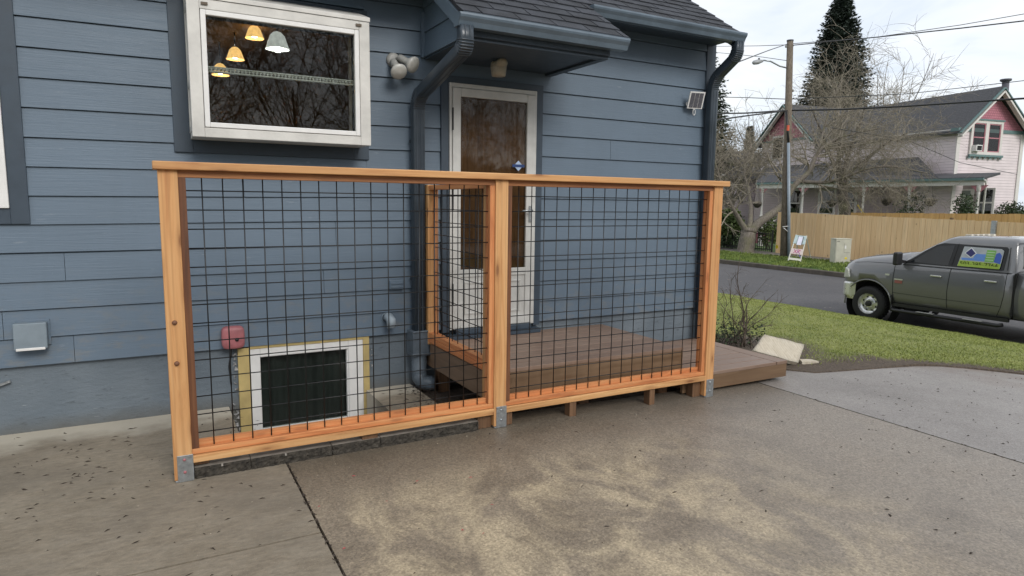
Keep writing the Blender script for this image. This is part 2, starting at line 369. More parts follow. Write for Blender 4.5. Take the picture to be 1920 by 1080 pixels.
def m_lawn():
    t = NT('lawn_turf'); v = t.wco(); a = t.noise(v, 2.5, 5, .6); b = t.noise(v, 40, 4, .7)
    c = t.ramp(a, [(.3, (.14, .17, .04)), (.7, (.24, .25, .075))]); c = t.mix(t.mr(b, .55, .75, 0, .5), c, (.18, .17, .07))
    at = t.new('Attribute'); at.attribute_name = 'soil'
    so_ = t.ramp(b, [(.3, (.040, .028, .02)), (.7, (.13, .098, .07))]); c = t.mix(at.outputs['Fac'], c, so_)
    return t.fin(c, .9, b, .7, .02)
M['concrete'] = m_concrete(); M['aggregate'] = m_aggregate(); M['drive2'] = m_drive2(); M['asphalt'] = m_asphalt(); M['soil'] = m_soil(); M['lawn'] = m_lawn()
M['yard'] = flat('far_grass', (.06, .105, .022), .95, var=.4, nscale=1.2, bump=.5)
M['kerb'] = flat('old_kerb_concrete', (.085, .072, .058), .85, var=.35, nscale=3, bump=.5)
M['walk'] = flat('far_sidewalk', (.16, .145, .125), .85, var=.25, nscale=2, bump=.4)

EDGE = [(4.84, .62), (5.1, .40), (5.35, .16), (5.9, .10), (6.3, .06), (6.8, .0), (7.3, -.22), (7.8, -.62), (8.6, -1.25), (10, -2.3), (13, -4.4)]
def driveY(x):
    if x <= EDGE[0][0]: return EDGE[0][1]
    for (a, ya), (b, yb) in zip(EDGE, EDGE[1:]):
        if x <= b: return ya + (yb-ya)*(x-a)/(b-a)
    return EDGE[-1][1]

def slab(name, rects, mat, thick=.06, step=.6):
    mb = MB()
    for x0, x1, y0, y1 in rects:
        nx = max(1, int((x1-x0)/step)) if x1 > 1.8 else 1
        for i in range(nx):
            a = x0+(x1-x0)*i/nx; b = x0+(x1-x0)*(i+1)/nx
            mb.hexa([(a,y0,H(a)-thick),(b,y0,H(b)-thick),(b,y1,H(b)-thick),(a,y1,H(a)-thick),(a,y0,H(a)),(b,y0,H(b)),(b,y1,H(b)),(a,y1,H(a))])
    return struct(mb.build(name, mat))
slab('concrete_slab', [(-6, .373, -9, -.947)], M['concrete'])
slab('concrete_slab', [(-6, .19, -.934, 1.262), (.19, .373, -.934, .20)], M['concrete'], .34)
slab('concrete_slab', [(1.22, 1.60, .20, 1.262)], M['concrete'], .34)
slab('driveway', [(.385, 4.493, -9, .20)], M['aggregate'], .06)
# right-hand driveway panel with its curved lawn edge
mb = MB(); xs = [4.507+.25*i for i in range(35)]
for a, b in zip(xs, xs[1:]):
    ya, yb = driveY(a), driveY(b)
    if a < 4.85: ya = yb = .62
    n = 3
    for j in range(n):
        p0, p1 = -9+(ya+9)*j/n, -9+(ya+9)*(j+1)/n; q0, q1 = -9+(yb+9)*j/n, -9+(yb+9)*(j+1)/n
        mb.add([(a,p0,H(a)),(b,q0,H(b)),(b,q1,H(b)),(a,p1,H(a))], [(0,1,2,3)])
    mb.add([(a,ya,H(a)),(b,yb,H(b)),(b,yb,H(b)-.06),(a,ya,H(a)-.06)], [(0,1,2,3)])
struct(mb.build('driveway', M['drive2'], weld=True))
# soil under the deck, in the window pit, and the sheet that reaches the horizon
struct(MB().box(1.60, 4.86, .2, 1.4, -.4, -.062).build('soil', M['soil']))
struct(MB().box(.19, 1.22, .2, 1.4, -.42, -.30).build('soil', M['soil']))
prof = [(-500, -.43), (4.8, -.43), (5.2, -.22), (7, -.26), (9.5, -.47), (12.85, -.93), (20.3, -1.0), (24.4, -.80), (26, -.62), (40, -.5), (500, -.5)]
mb = MB()
for (a, za), (b, zb) in zip(prof, prof[1:]): mb.add([(a,-500,za),(b,-500,zb),(b,500,zb),(a,500,za)], [(0,1,2,3)])
struct(mb.build('ground', M['yard'], weld=True))
# lawn
mb = MB(); nx, ny = 70, 90
def lz(x, y): return H(x) + .015 + .03*min(1, max(0, (y-driveY(x))/.3)) + .018*noise.noise(Vector((x*1.7, y*1.7, 0)))
ps = []
for i in range(nx+1):
    x = 4.89+(12.9-4.89)*i/nx; e = driveY(x)
    for j in range(ny+1):
        t = (j/ny)**2.2; y = e+(38-e)*t; ps.append((x, y, lz(x, y) if j else H(x)-.02))
mb.add(ps, [(i*(ny+1)+j, (i+1)*(ny+1)+j, (i+1)*(ny+1)+j+1, i*(ny+1)+j+1) for i in range(nx) for j in range(ny)], True)
lawn = struct(mb.build('lawn', M['lawn']))
at = lawn.data.attributes.new('soil', 'FLOAT', 'POINT'); at.data.foreach_set('value', [min(1, lawn_soil(p[0], p[1])*1.6) for p in ps])
# street, kerb, planting strip, pavement
mb = MB(); xs = [12.88+(20.2-12.88)*i/8 for i in range(9)]
for a, b in zip(xs, xs[1:]):
    za = -.865+.05*math.sin(math.pi*(a-12.88)/7.3); zb = -.865+.05*math.sin(math.pi*(b-12.88)/7.3)
    mb.add([(a,-60,za),(b,-60,zb),(b,160,zb),(a,160,za)], [(0,1,2,3)])
struct(mb.build('street', M['asphalt'], weld=True))
struct(MB().box(20.15, 20.32, -60, 160, -1, -.70).build('kerb', M['kerb'], bevel=.03))
def strip(name, x0, x1, z0, z1, mat):
    mb = MB(); n = 60
    for i in range(n):
        for j in range(4):
            y0, y1 = 2+i, 3+i; a = x0+(x1-x0)*j/4; b = x0+(x1-x0)*(j+1)/4
            def zz(x, y): return z0+(z1-z0)*(x-x0)/(x1-x0)+(.07*noise.noise(Vector((x*.9, y*.9, 5))) if x0 < x < x1 else 0)
            mb.add([(a,y0,zz(a,y0)),(b,y0,zz(b,y0)),(b,y1,zz(b,y1)),(a,y1,zz(a,y1))], [(0,1,2,3)], True)
    return struct(mb.build(name, mat, weld=True))
strip('verge', 20.30, 22.9, -.71, -.60, M['yard'])
strip('pavement', 22.9, 24.3, -.60, -.56, M['walk'])
strip('yard', 24.3, 44, -.56, -.45, M['yard'])

# ------------------------------------------------------------------ the blue house
YW = 1.25
house = thing('house', 'blue lap-sided house with dark trim, white garden window and covered side door', 'house', (1.5, 1.3, 0))
def zrow(k, x): return .447 + k*(.1812+.0055*min(1, max(0, (x+.5)/2.6)))
EXC = [(-3.0, -.93, 1.37, 9), (-.07, 1.25, 1.86, 2.96), (1.90, 2.80, .3, 2.53), (1.76, 2.90, 2.645, 9)]
JOINT = {3: [-.752], 1: [-1.10, 1.9], 0: [-.735], 4: [1.0], 6: [.35], 8: [3.6], 2: [.9]}
def board(x0, x1, z0a, z0b, z1a, z1b):
    mb = MB(); f0, b0, f1, b1 = YW-.027, YW-.001, YW-.013, YW
    mb.hexa([(x0,f0,z0a),(x1,f0,z0b),(x1,b0,z0b),(x0,b0,z0a),(x0,f1,z1a),(x1,f1,z1b),(x1,b1,z1b),(x0,b1,z1a)])
    return mb.build('siding_board', M['siding'], house)
for k in range(15):
    spans = [(-2.6, 4.785)]; part_ = []
    zl, zh = zrow(k, 1), zrow(k+1, 1)
    for (x0, x1, z0, z1) in EXC:
        ov = min(zh, z1)-max(zl, z0)
        if ov < .015: continue
        new = []
        for a, b in spans:
            if x1 <= a or x0 >= b: new.append((a, b)); continue
            if a < x0: new.append((a, x0))
            if b > x1: new.append((x1, b))
            if z0 > zl+.02: part_.append((max(a, x0), min(b, x1), zl, z0))
            elif z1 < zh-.02: part_.append((max(a, x0), min(b, x1), z1, zh))
        spans = new
    for j in JOINT.get(k, []):
        spans = [q for a, b in spans for q in ([(a, j-.0015), (j+.0015, b)] if a < j < b else [(a, b)])]
    for a, b in spans: board(a, b, zrow(k, a), zrow(k, b), zrow(k+1, a)-.0055, zrow(k+1, b)-.0055)
    for a, b, z0, z1 in part_: board(a, b, z0, z0, z1, z1)
# wall body behind the boards, with the kitchen and basement openings left out
mb = MB()
def wallbox(x0, x1, z0, z1): mb.box(x0, x1, YW, YW+.14, z0, z1)
wallbox(-6, .03, .44, 3.4); wallbox(1.19, 4.86, .44, 3.4); wallbox(.03, 1.19, .44, 1.94); wallbox(.03, 1.19, 2.78, 3.4)
mb.box(4.70, 4.86, YW+.14, 9, -.3, 3.4); mb.box(-6, 4.86, 9, 9.14, -.3, 3.4); mb.box(-6, -5.86, YW+.14, 9, -.3, 3.4)
mb.build('wall', M['siding'], house)
mb = MB(); fy0, fy1 = YW+.008, YW+.15
mb.box(-6, .30, fy0, fy1, -.5, .44); mb.box(1.22, 4.85, fy0, fy1, -.5, .44); mb.box(.30, 1.22, fy0+.1, fy1, -.5, -.28)
mb.build('foundation', M['foundation'], house)
MB().box(4.765, 4.885, YW-.03, YW+.09, .40, 3.14).build('corner_board', M['trim'], house, bevel=.003)

# --- left window with dark casing, mostly out of frame
win = MB().frame(-2.1, -.913, 1.356, 2.95, .098, YW-.035, YW-.002).build('window', M['trim'], house, bevel=.003); win['label'] = 'tall white-framed window with dark blue casing'
MB().frame(-2.0, -1.012, 1.455, 2.85, .055, YW-.05, YW-.01).build('frame', M['white'], win, bevel=.004)
MB().frame(-1.945, -1.067, 1.51, 2.795, .03, YW-.04, YW-.012).build('sash', M['white'], win, bevel=.003)
MB().box(-1.93, -1.08, YW-.028, YW-.024, 1.52, 2.78).build('pane', M['glass'], win)
mb = MB(); n = 44
for i in range(n):
    a = -1.94+.87*i/n; b = -1.94+.87*(i+1)/n
    ya = YW-.012+.006*math.sin(i*1.1); yb = YW-.012+.006*math.sin((i+1)*1.1); mb.add([(a,ya,1.5),(b,yb,1.5),(b,yb,2.8),(a,ya,2.8)], [(0,1,2,3)], True)
mb.build('curtain', M['white_dirty'], win)

# --- garden window box
gx0, gx1, gz0, gz1, gy0 = .018, 1.20, 1.928, 2.795, .93
gw = MB().frame(-.082, 1.268, 1.842, 2.95, .12, YW-.034, YW-.004).build('garden_window', M['trim'], house, bevel=.003); gw['label'] = 'projecting white garden window lit by lamps inside'
mb = MB(); mb.frame(gx0, gx1, gz0, gz1, (.075, .075, .062, .062), gy0, gy0+.05); mb.build('outer_frame', M['white_dirty'], gw, bevel=.004)
mb = MB(); mb.frame(gx0+.078, gx1-.078, gz0+.065, gz1-.065, (.032, .032, .032, .032), gy0-.004, gy0+.04); mb.build('sash', M['white'], gw, bevel=.004)
MB().box(gx0+.105, gx1-.105, gy0+.018, gy0+.022, gz0+.092, gz1-.092).build('pane', M['glass'], gw)
mb = MB(); mb.box(gx0+.004, gx1-.004, gy0+.052, YW-.036, gz0+.002, gz0+.04); mb.build('base_board', M['white_dirty'], gw, bevel=.003)
for nm, xa, xb in (('left', gx0, gx0+.04), ('right', gx1-.04, gx1)):
    mb = MB()
    for y0, y1, z0, z1 in ((gy0+.052, gy0+.085, gz0+.04, gz1), (YW-.075, YW-.036, gz0+.04, gz1+.09), (gy0+.085, YW-.075, gz0+.04, gz0+.08), (gy0+.085, YW-.075, gz1-.045, gz1), (gy0+.085, YW-.075, 2.26, 2.30)): mb.box(xa, xb, y0, y1, z0, z1)
    mb.build('side_frame', M['white_dirty'], gw, bevel=.003)
    MB().box((xa+xb)/2-.002, (xa+xb)/2+.002, gy0+.08, YW-.07, gz0+.07, gz1-.03).build('side_pane', M['glass'], gw)
MB().hexa([(gx0-.004,gy0-.006,gz1),(gx1+.004,gy0-.006,gz1),(gx1+.004,YW-.004,gz1+.10),(gx0-.004,YW-.004,gz1+.10),(gx0-.004,gy0-.006,gz1+.03),(gx1+.004,gy0-.006,gz1+.03),(gx1+.004,YW-.004,gz1+.14),(gx0-.004,YW-.004,gz1+.14)]).build('top_cover', M['white_dirty'], gw, bevel=.003)
for x in (gx0+.105, gx1-.08): MB().box(x-.02, x+.02, gy0-.010, gy0-.002, gz1-.038, gz1-.022).build('hinge', flat('rusty_hinge', (.10, .075, .05), .6), gw)
# wire shelf across the window
M['shelfwire'] = flat('white_coated_wire', (.80, .81, .77), .4)
mb = MB(); s0, s1, sy0, sy1, sz = gx0+.05, gx1-.05, .985, 1.17, 2.385
for y in (sy0, sy0+.07, sy1): mb.tube([(s0,y,sz),(s1,y,sz)], .0055, 6)
mb.tube([(s0,sy0,sz-.028),(s1,sy0,sz-.028)], .0055, 6)
for i in range(46):
    x = s0+.012+(s1-s0-.024)*i/45; mb.tube([(x,sy1,sz+.002),(x,sy0,sz+.002),(x,sy0,sz-.028)], .0036, 4, smooth=False)
mb.build('wire_shelf', M['shelfwire'], gw)
# kitchen seen through the glass
M['kitchen'] = flat('dim_kitchen_wall', (.42, .29, .18), .8, var=.25, nscale=2)
mb = MB(); kx0, kx1, ky0, ky1, kz0, kz1 = -.7, 2.3, YW+.14, 4.2, .9, 2.95
mb.box(kx0-.05, kx0, ky0, ky1, kz0, kz1); mb.box(kx1, kx1+.05, ky0, ky1, kz0, kz1); mb.box(kx0, kx1, ky1, ky1+.05, kz0, kz1); mb.box(kx0, kx1, ky0, ky1, kz0-.05, kz0); mb.box(kx0, kx1, ky0, ky1, kz1, kz1+.05)
mb.build('kitchen_room', M['kitchen'], house)
mb = MB(); mb.box(1.165, 1.19, YW-.03, YW+.14, 1.945, 2.78); mb.box(.03, .055, YW-.03, YW+.14, 1.945, 2.78); mb.box(.03, 1.19, YW+.0, YW+.14, 1.945, 1.965)
mb.build('reveal', M['white_dirty'], gw)
MB().frame(-.05, 1.27, 1.87, 2.86, .075, YW+.141, YW+.16).build('inner_casing', m_wood('honey_casing', 'z', (.30, .13, .04), (.42, .2, .07), (.5, .26, .1), knots=.1), gw)
MB().box(1.3, 1.9, 4.0, 4.19, .9, 2.3).build('kitchen_cabinet', m_wood('brown_cabinet', 'z', (.10, .05, .02), (.16, .08, .035), (.2, .1, .05), knots=.1), house)

# --- basement window in its pit
bw = MB(); bw.box(.263, .343, YW-.018, YW+.04, -.30, .435); bw.box(1.199, 1.249, YW-.018, YW+.04, -.30, .445); bw.box(.343, 1.199, YW-.018, YW+.04, .423, .447)
M['foam'] = flat('yellow_foam_board', (.47, .36, .15), .75, var=.18, nscale=6)
bwo = bw.build('basement_window', M['foam'], house, bevel=.003); bwo['label'] = 'white basement window set in yellowish packing strips'
MB().frame(.343, 1.199, -.30, .423, (.075, .118, .08, .068), YW-.012, YW+.05).build('frame', M['white'], bwo, bevel=.005)
MB().frame(.40, 1.10, -.24, .37, (.02, .03, .03, .02), YW+.0, YW+.05).build('sash', M['white'], bwo, bevel=.003)
MB().box(.41, 1.09, YW+.028, YW+.032, -.25, .36).build('pane', M['glass_dark'], bwo)
mb = MB(); n = 60
for i in range(n):
    a = .40+.70*i/n; b = .40+.70*(i+1)/n; f = lambda i: YW+.085+.016*math.sin(i*.42)+.006*math.sin(i*1.1)
    mb.add([(a,f(i),-.26),(b,f(i+1),-.26),(b,f(i+1),.37),(a,f(i),.37)], [(0,1,2,3)], True)
mb.build('curtain', flat('dark_green_curtain', (.085, .088, .086), .9), bwo)
# broken masonry edges beside the opening
mb = MB()
for i in range(46):
    x = R.choice((.243, 1.262))+R.uniform(-.016, .016); z = R.uniform(-.25, .40); s = R.uniform(.008, .022)
    c = Vector((x, YW+.004, z)); mb.add([c+Vector((R.uniform(-1,1), R.uniform(-1,.6), R.uniform(-1,1)))*s for _ in range(5)], [(0,1,2),(0,2,3),(0,3,4),(1,2,3),(1,3,4),(0,1,4)])
o = mb.build('mortar_crumbs', flat('chipped_mortar', (.30, .30, .30), .9, var=.6, nscale=40), house); o['kind'] = 'stuff'

# --- storm door
door = MB(); door.frame(1.868, 2.832, .42, 2.545, (.066, .066, .001, .052), YW-.045, YW-.003)
door = door.build('door', M['trim'], house, bevel=.003); door['label'] = 'white aluminium storm door over a brown inner door'
M['alu'] = flat('greyish_white_aluminium', (.52, .515, .49), .45, var=.1)
MB().frame(1.937, 2.764, .44, 2.49, (.022, .022, .03, .035), YW-.055, YW-.012).build('jamb', M['alu'], door, bevel=.003)
MB().frame(1.962, 2.740, .452, 2.452, (.072, .076, .075, .068), YW-.066, YW-.03).build('storm_frame', M['alu'], door, bevel=.005)
MB().box(2.030, 2.668, YW-.062, YW-.034, .89, .955).build('lock_rail', M['alu'], door, bevel=.004)
MB().box(2.030, 2.668, YW-.052, YW-.036, .523, .89).build('kick_panel', M['alu'], door)
MB().frame(2.075, 2.625, .565, .85, .02, YW-.060, YW-.05).build('panel_moulding', M['alu'], door, bevel=.005)
MB().box(2.030, 2.668, YW-.050, YW-.046, .955, 2.386).build('pane', M['glass_dusty'], door)
MB().box(2.030, 2.668, YW-.028, YW-.018, .955, 2.386).build('inner_door', m_wood('brown_inner_door', 'z', (.10, .055, .028), (.15, .085, .043), (.20, .12, .065), knots=.05, rough=.4), door)
MB().box(1.985, 2.72, YW-.09, YW-.02, .405, .448).build('threshold', M['trim'], door, bevel=.004)
MB().box(1.90, 2.80, YW-.13, YW-.02, .367, .405).build('sill_step', M['trim'], door, bevel=.004)
mb = MB(); mb.box(2.69, 2.715, YW-.078, YW-.064, 1.36, 1.50); mb.tube([(2.70,YW-.075,1.46),(2.70,YW-.115,1.46),(2.60,YW-.12,1.455)], .009, 8)
mb.build('handle', M['galv'], door)
for z in (2.2, 1.55, .75): MB().box(1.958, 1.966, YW-.072, YW-.05, z-.09, z+.09).build('hinge', M['black'], door)
# diamond alarm sticker on the glass
mb = MB(); cx, cz = aY(972, 311, YW-.051).x, aY(972, 311, YW-.051).z
mb.add([(cx-.045,YW-.0515,cz),(cx,YW-.0515,cz-.045),(cx+.045,YW-.0515,cz),(cx,YW-.0515,cz+.045)], [(0,1,2,3)])
stk = mb.build('sticker', flat('pale_blue_sticker', (.38, .47, .62), .4), door)
MB().box(cx-.06, cx+.06, YW-.0535, YW-.052, cz-.012, cz+.012).build('sticker_band', flat('navy_band', (.02, .05, .16), .4), door)

# --- roof: one plane that runs down over the door as a canopy
PITCH = .668; RZ = lambda y: 2.80 + PITCH*(y-.33)
CX0, CX1, RX1 = 1.665, 3.045, 4.875
mb = MB()
def roofslab(x0, x1, y0, y1, th=.035): mb.hexa([(x0,y0,RZ(y0)-th),(x1,y0,RZ(y0)-th),(x1,y1,RZ(y1)-th),(x0,y1,RZ(y1)-th),(x0,y0,RZ(y0)),(x1,y0,RZ(y0)),(x1,y1,RZ(y1)),(x0,y1,RZ(y1))])
roofslab(CX0, CX1, .33, .90); roofslab(-6, RX1, .90, 5.1)
mb.hexa([(-6,5.1,RZ(5.1)-.035),(RX1,5.1,RZ(5.1)-.035),(RX1,9.4,RZ(.9)-.035),(-6,9.4,RZ(.9)-.035),(-6,5.1,RZ(5.1)),(RX1,5.1,RZ(5.1)),(RX1,9.4,RZ(.9)),(-6,9.4,RZ(.9))])
roof = mb.build('roof', M['shingle'], house)
sl = math.sqrt(1+PITCH*PITCH); ang = math.atan(PITCH)
sm = MB(); w_, l_, t_ = .288, .175, .008
sm.hexa([(0,0,0),(w_,0,0),(w_,l_,0),(0,l_,0),(0,0,t_),(w_,0,t_),(w_,l_,t_*.4),(0,l_,t_*.4)])
smesh = bpy.data.meshes.new('shingle'); smesh.from_pydata([tuple(v) for v in sm.v], [], sm.f); smesh.materials.append(M['shingle'])
for c in range(17):
    y = .318 + c*.142/sl
    x0, x1 = (CX0, RX1+.012) if y > .88 else (CX0, CX1+.012)
    x = x0 - .012 - (.0 if c % 2 else .15)
    while x < x1-.02:
        a = max(x, x0-.012); b = min(x+w_, x1)
        if b-a > .03:
            inst(smesh, 'shingle', roof, (a-house.location.x, y-house.location.y, RZ(y)+.001+R.uniform(0,.002)), (ang-.03+R.uniform(-.008,.008), R.uniform(-.003,.003), 0), ((b-a)/w_, 1, 1))
        x += .30 + R.uniform(-.003, .003)
# fascias, soffits, canopy body
MB().box(1.735, 2.925, .375, .40, 2.655, 2.80).build('fascia', M['trim'], house, bevel=.003)
mb = MB(); mb.box(1.735, 2.925, .40, YW-.02, 2.65, 2.664); mb.build('soffit', M['trim'], house)
mb = MB(); mb.box(2.86, 2.925, .40, YW-.02, 2.632, 2.6495); mb.box(1.735, 2.86, .40, .46, 2.633, 2.6495); mb.build('soffit_trim', M['trim'], house, bevel=.002)
for xx in (1.735, 2.897):           # cheeks clad in siding
    for k in range(4):
        z0 = 2.664+k*.186; z1 = z0+.2
        y0 = max(.40, .33+(z0+.05-2.80)/PITCH); y1 = YW-.022
        if y1-y0 < .05: continue
        yt = max(.40, .33+(z1+.05-2.80)/PITCH)
        s = -1 if xx < 2 else 1
        xa, xb = (xx, xx+.028)
        f = .006 if s < 0 else 0
        MB().hexa([(xa-f-.010*(s<0),y0,z0),(xb+.010*(s>0),y0,z0),(xb+.010*(s>0),y1,z0),(xa-f-.010*(s<0),y1,z0),(xa,min(yt,y1),z1),(xb,min(yt,y1),z1),(xb,y1,z1),(xa,y1,z1)]).build('siding_board', M['siding'], house)
MB().box(1.70, 1.735, YW-.05, YW-.022, 2.66, 3.0).build('corner_trim', M['siding'], house)
# barge boards on the canopy verges and the main verge
def barge(x0, x1, y0, y1, h, mat):
    MB().hexa([(x0,y0,RZ(y0)-.04-h),(x1,y0,RZ(y0)-.04-h),(x1,y1,RZ(y1)-.04-h),(x0,y1,RZ(y1)-.04-h),(x0,y0,RZ(y0)-.038),(x1,y0,RZ(y0)-.038),(x1,y1,RZ(y1)-.038),(x0,y1,RZ(y1)-.038)]).build('barge_board', mat, house, bevel=.003)
barge(1.655, 1.69, .37, 1.6, .11, M['gutter']); barge(3.01, 3.035, .40, .86, .05, M['trim']); barge(RX1-.03, RX1-.004, .93, 5.0, .12, M['trim'])
mb = MB(); mb.box(CX1+.0, RX1-.03, .935, YW-.02, 3.125, 3.14); mb.box(-6, CX0-.01, .935, YW-.02, 3.125, 3.14); mb.build('eave_soffit', M['trim'], house)
mb = MB(); mb.box(CX1+.02, RX1-.031, .90, .93, 3.08, 3.17); mb.box(-6, CX0-.03, .90, .93, 3.08, 3.17); mb.build('eave_fascia', M['trim'], house)
def gutter(x0, x1, yf, zt, h=.082, d=.105):
    pr = [(yf+d, zt), (yf+d, zt-h), (yf+.035, zt-h), (yf+.022, zt-h*.62), (yf+.004, zt-h*.34), (yf, zt-.014), (yf+.003, zt), (yf+.012, zt), (yf+.012, zt-.012), (yf+.03, zt-h*.5), (yf+.042, zt-h+.008), (yf+d-.006, zt-h+.008), (yf+d-.006, zt)]
    n = len(pr); mb = MB()
    for a, b in zip([x0+(x1-x0)*i/4 for i in range(4)], [x0+(x1-x0)*(i+1)/4 for i in range(4)]):
        vs = [(a,u,w) for u, w in pr]+[(b,u,w) for u, w in pr]; mb.add(vs, [(i,(i+1)%n,n+(i+1)%n,n+i) for i in range(n)])
    for x in (x0, x1-.004): mb.prism([pr[i] for i in (0,1,2,3,4,5,6)], 'x', x, x+.004)
    return mb.build('gutter', M['gutter'], house, weld=True)
g1 = gutter(1.612, 3.03, .262, 2.775); gutter(3.06, 4.86, .80, 3.165); gutter(-6, 1.60, .80, 3.165)
# drip edge strips
MB().hexa([(CX0-.01,.30,2.785),(CX1+.01,.30,2.785),(CX1+.01,.36,2.785),(CX0-.01,.36,2.785),(CX0-.01,.30,2.792),(CX1+.01,.30,2.792),(CX1+.01,.36,2.797),(CX0-.01,.36,2.797)]).build('drip_edge', M['trim'], house)

def downspout(pts, w=.082, d=.058):
    # smooth the path, then sweep a ribbed rectangle
    P = [Vector(p) for p in pts]; out = [P[0]]
    for i in range(1, len(P)-1):
        a, b, c = P[i-1], P[i], P[i+1]; r = min(.11, (b-a).length*.45, (c-b).length*.45)
        p0 = b+(a-b).normalized()*r; p2 = b+(c-b).normalized()*r
        for k in range(9):
            t = k/8; q = p0*(1-t)**2 + b*2*t*(1-t) + p2*t*t
            out.append(q)
    out.append(P[-1])
    pr = []
    for cx_, cy_, s in ((1,1,0),(-1,1,1),(-1,-1,2),(1,-1,3)):
        for k in range(3):
            t = math.pi/2*(s+k/2); pr.append((cx_*(w/2-.012)+.012*math.cos(t), cy_*(d/2-.012)+.012*math.sin(t)))
    mb = MB(); mb.sweep(out, pr, (1,0,0), True)
    # crimp ribs on the bends, raised flutes on the face
    for i in range(1, len(P)-1):
        idx = 1+(i-1)*9
        for k in range(1, 8):
            q = out[idx+k]; d_ = (out[idx+k+1]-out[idx+k-1]).normalized() if idx+k+1 < len(out) else Vector((0,0,-1))
            mb.sweep([q-d_*.004, q+d_*.004], [(a*1.07, b*1.09) for a, b in pr], (1,0,0), True)
    for a, b in ((out[0], out[1]),) + tuple((out[1+9*i+8], out[min(len(out)-1, 1+9*(i+1))]) for i in range(len(P)-2)):
        d_ = (b-a).normalized(); wv = d_.cross(Vector((1,0,0))).normalized()
        for u in (-.018, .018):
            for sgn in (1, -1):
                mb.beam(a+Vector((u,0,0))+wv*sgn*(d/2+.001), b+Vector((u,0,0))+wv*sgn*(d/2+.001), .008, .004, wv)
    return mb.build('downspout', M['downspout'], house)
p = [aY(872, 62, .315), aY(873, 88, .315), aY(795, 168, 1.02), aY(783, 186, 1.135), aY(781, 240, 1.165)]
p[0].z = 2.70
ds = downspout([p[0], p[1], (1.645, 1.155, 2.34), (1.645, 1.155, .47)], .098, .080)
q0 = aY(1372, 72, .86)
downspout([(4.80, .86, 3.09), (4.80, .86, 2.96), (4.795, 1.155, 2.77), (4.795, 1.155, .12)], .098, .080)
# drain adapter, sleeve and elbow at the foot of the left downspout
M['drain'] = flat('grey_blue_drain', (.10, .125, .15), .42, var=.3, nscale=9)
mb = MB(); mb.prism([(1.575,1.10),(1.72,1.10),(1.735,1.235),(1.565,1.235)], 'z', .29, .475); mb.box(1.568, 1.728, 1.095, 1.237, .268, .292); mb.box(1.568, 1.730, 1.093, 1.238, .462, .478)
ad = mb.build('drain_adapter', M['drain'], house, bevel=.006)
mb = MB(); mb.lathe([(.064,0),(.062,-.06),(.066,-.064),(.060,-.12),(.064,-.124),(.058,-.17)], (1.648, 1.165, .27), n=20)
mb.tube([(1.648,1.165,.12),(1.650,1.160,.07),(1.672,1.15,.035),(1.72,1.135,.022),(1.77,1.12,.02)], [.060,.062,.064,.062,.066], 16); mb.build('drain_elbow', M['drain'], house)
for z in (2.0, .9): MB().box(1.59, 1.70, YW-.05, YW-.045, z-.012, z+.012).build('strap', M['downspout'], ds)
# ------------------------------------------------------------------ cedar and wire railing
rail = thing('wire_railing', 'new cedar railing with black wire mesh panels and a flat cap rail', 'railing', (1.77, 0, 0))
S = .1016; ZT = 1.57
posts = [(-.205, -.113, 0.0), (1.731, 1.823, 0.0), (3.672, 3.764, -.045)]
for x0, x1, g in posts:
    po = MB().box(x0, x1, -.046, .046, g+.012, 1.674).build('post', M['post'], rail, bevel=.004)
    wl_ = .076; bx0 = x0+.016
    pl = MB().box(bx0, x1+.0015, -.0495, -.046, g+.001, g+.150)
    pl.box(x1-.002, x1+.0035, -.0490, .03, g+.001, g+.148); pl.box(x0+.004, x1, -.046, .044, g+.001, g+.010)
    br = pl.build('metal_bracket', M['galv'], po, bevel=.002)
    for dz in (.125, .055): MB().lathe([(0,.0075),(.006,.006),(.0085,0)], ((bx0+x1)/2-.002, -.0493, g+dz), (0,-1,0), 10).build('screw', M['pink'] if x0 < 0 else M['galv'], po)
    if x0 < 0:
        for z in (.66+.22, .66): MB().lathe([(0,.012),(.010,.011),(.013,.004),(.013,0)], ((x0+x1)/2-.005, -.046, z), (0,-1,0), 12).build('bolt', flat('rusty_bolt_'+str(z), (.16,.07,.035), .6), po)
MB().box(-.226, 3.812, -.072, .068, 1.674, 1.716).build('cap_rail', M['cap'], rail, bevel=.005)
for n_, (xa, xb, w0) in enumerate(((-.113, 1.731, 0.0), (1.823, 3.672, 1.9254))):
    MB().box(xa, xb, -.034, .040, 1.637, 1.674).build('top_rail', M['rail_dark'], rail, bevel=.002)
    MB().box(xa, xb, -.032, .044, .141, .172).build('bottom_rail', M['rail'], rail, bevel=.003)
    MB().box(xa-.001, xb+.001, -.0475, .036, .098, .138).build('skirt_rail', M['cap'], rail, bevel=.003)
    # stiles in two halves, the mesh clamped between
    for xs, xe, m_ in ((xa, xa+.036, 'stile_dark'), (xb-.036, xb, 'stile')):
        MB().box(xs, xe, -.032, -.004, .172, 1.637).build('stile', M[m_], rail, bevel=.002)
        MB().box(xs, xe, .004, .034, .172, 1.637).build('stile', M['stile'], rail, bevel=.002)
    MB().box(xa+.036, xb-.036, .004, .034, .172, .205).build('mesh_stop', M['rail'], rail, bevel=.002)
    mb = MB()
    for i in range(17):
        x = w0+i*S; mb.tube([(x,0,.172),(x,0,1.637)], .0034, 6)
    for k in range(14):
        z = ZT-k*S; mb.tube([(xa+.004,.0052,z),(xb-.004,.0052,z)], .0034, 6)
    mb.build('wire_panel', M['wire'], rail)
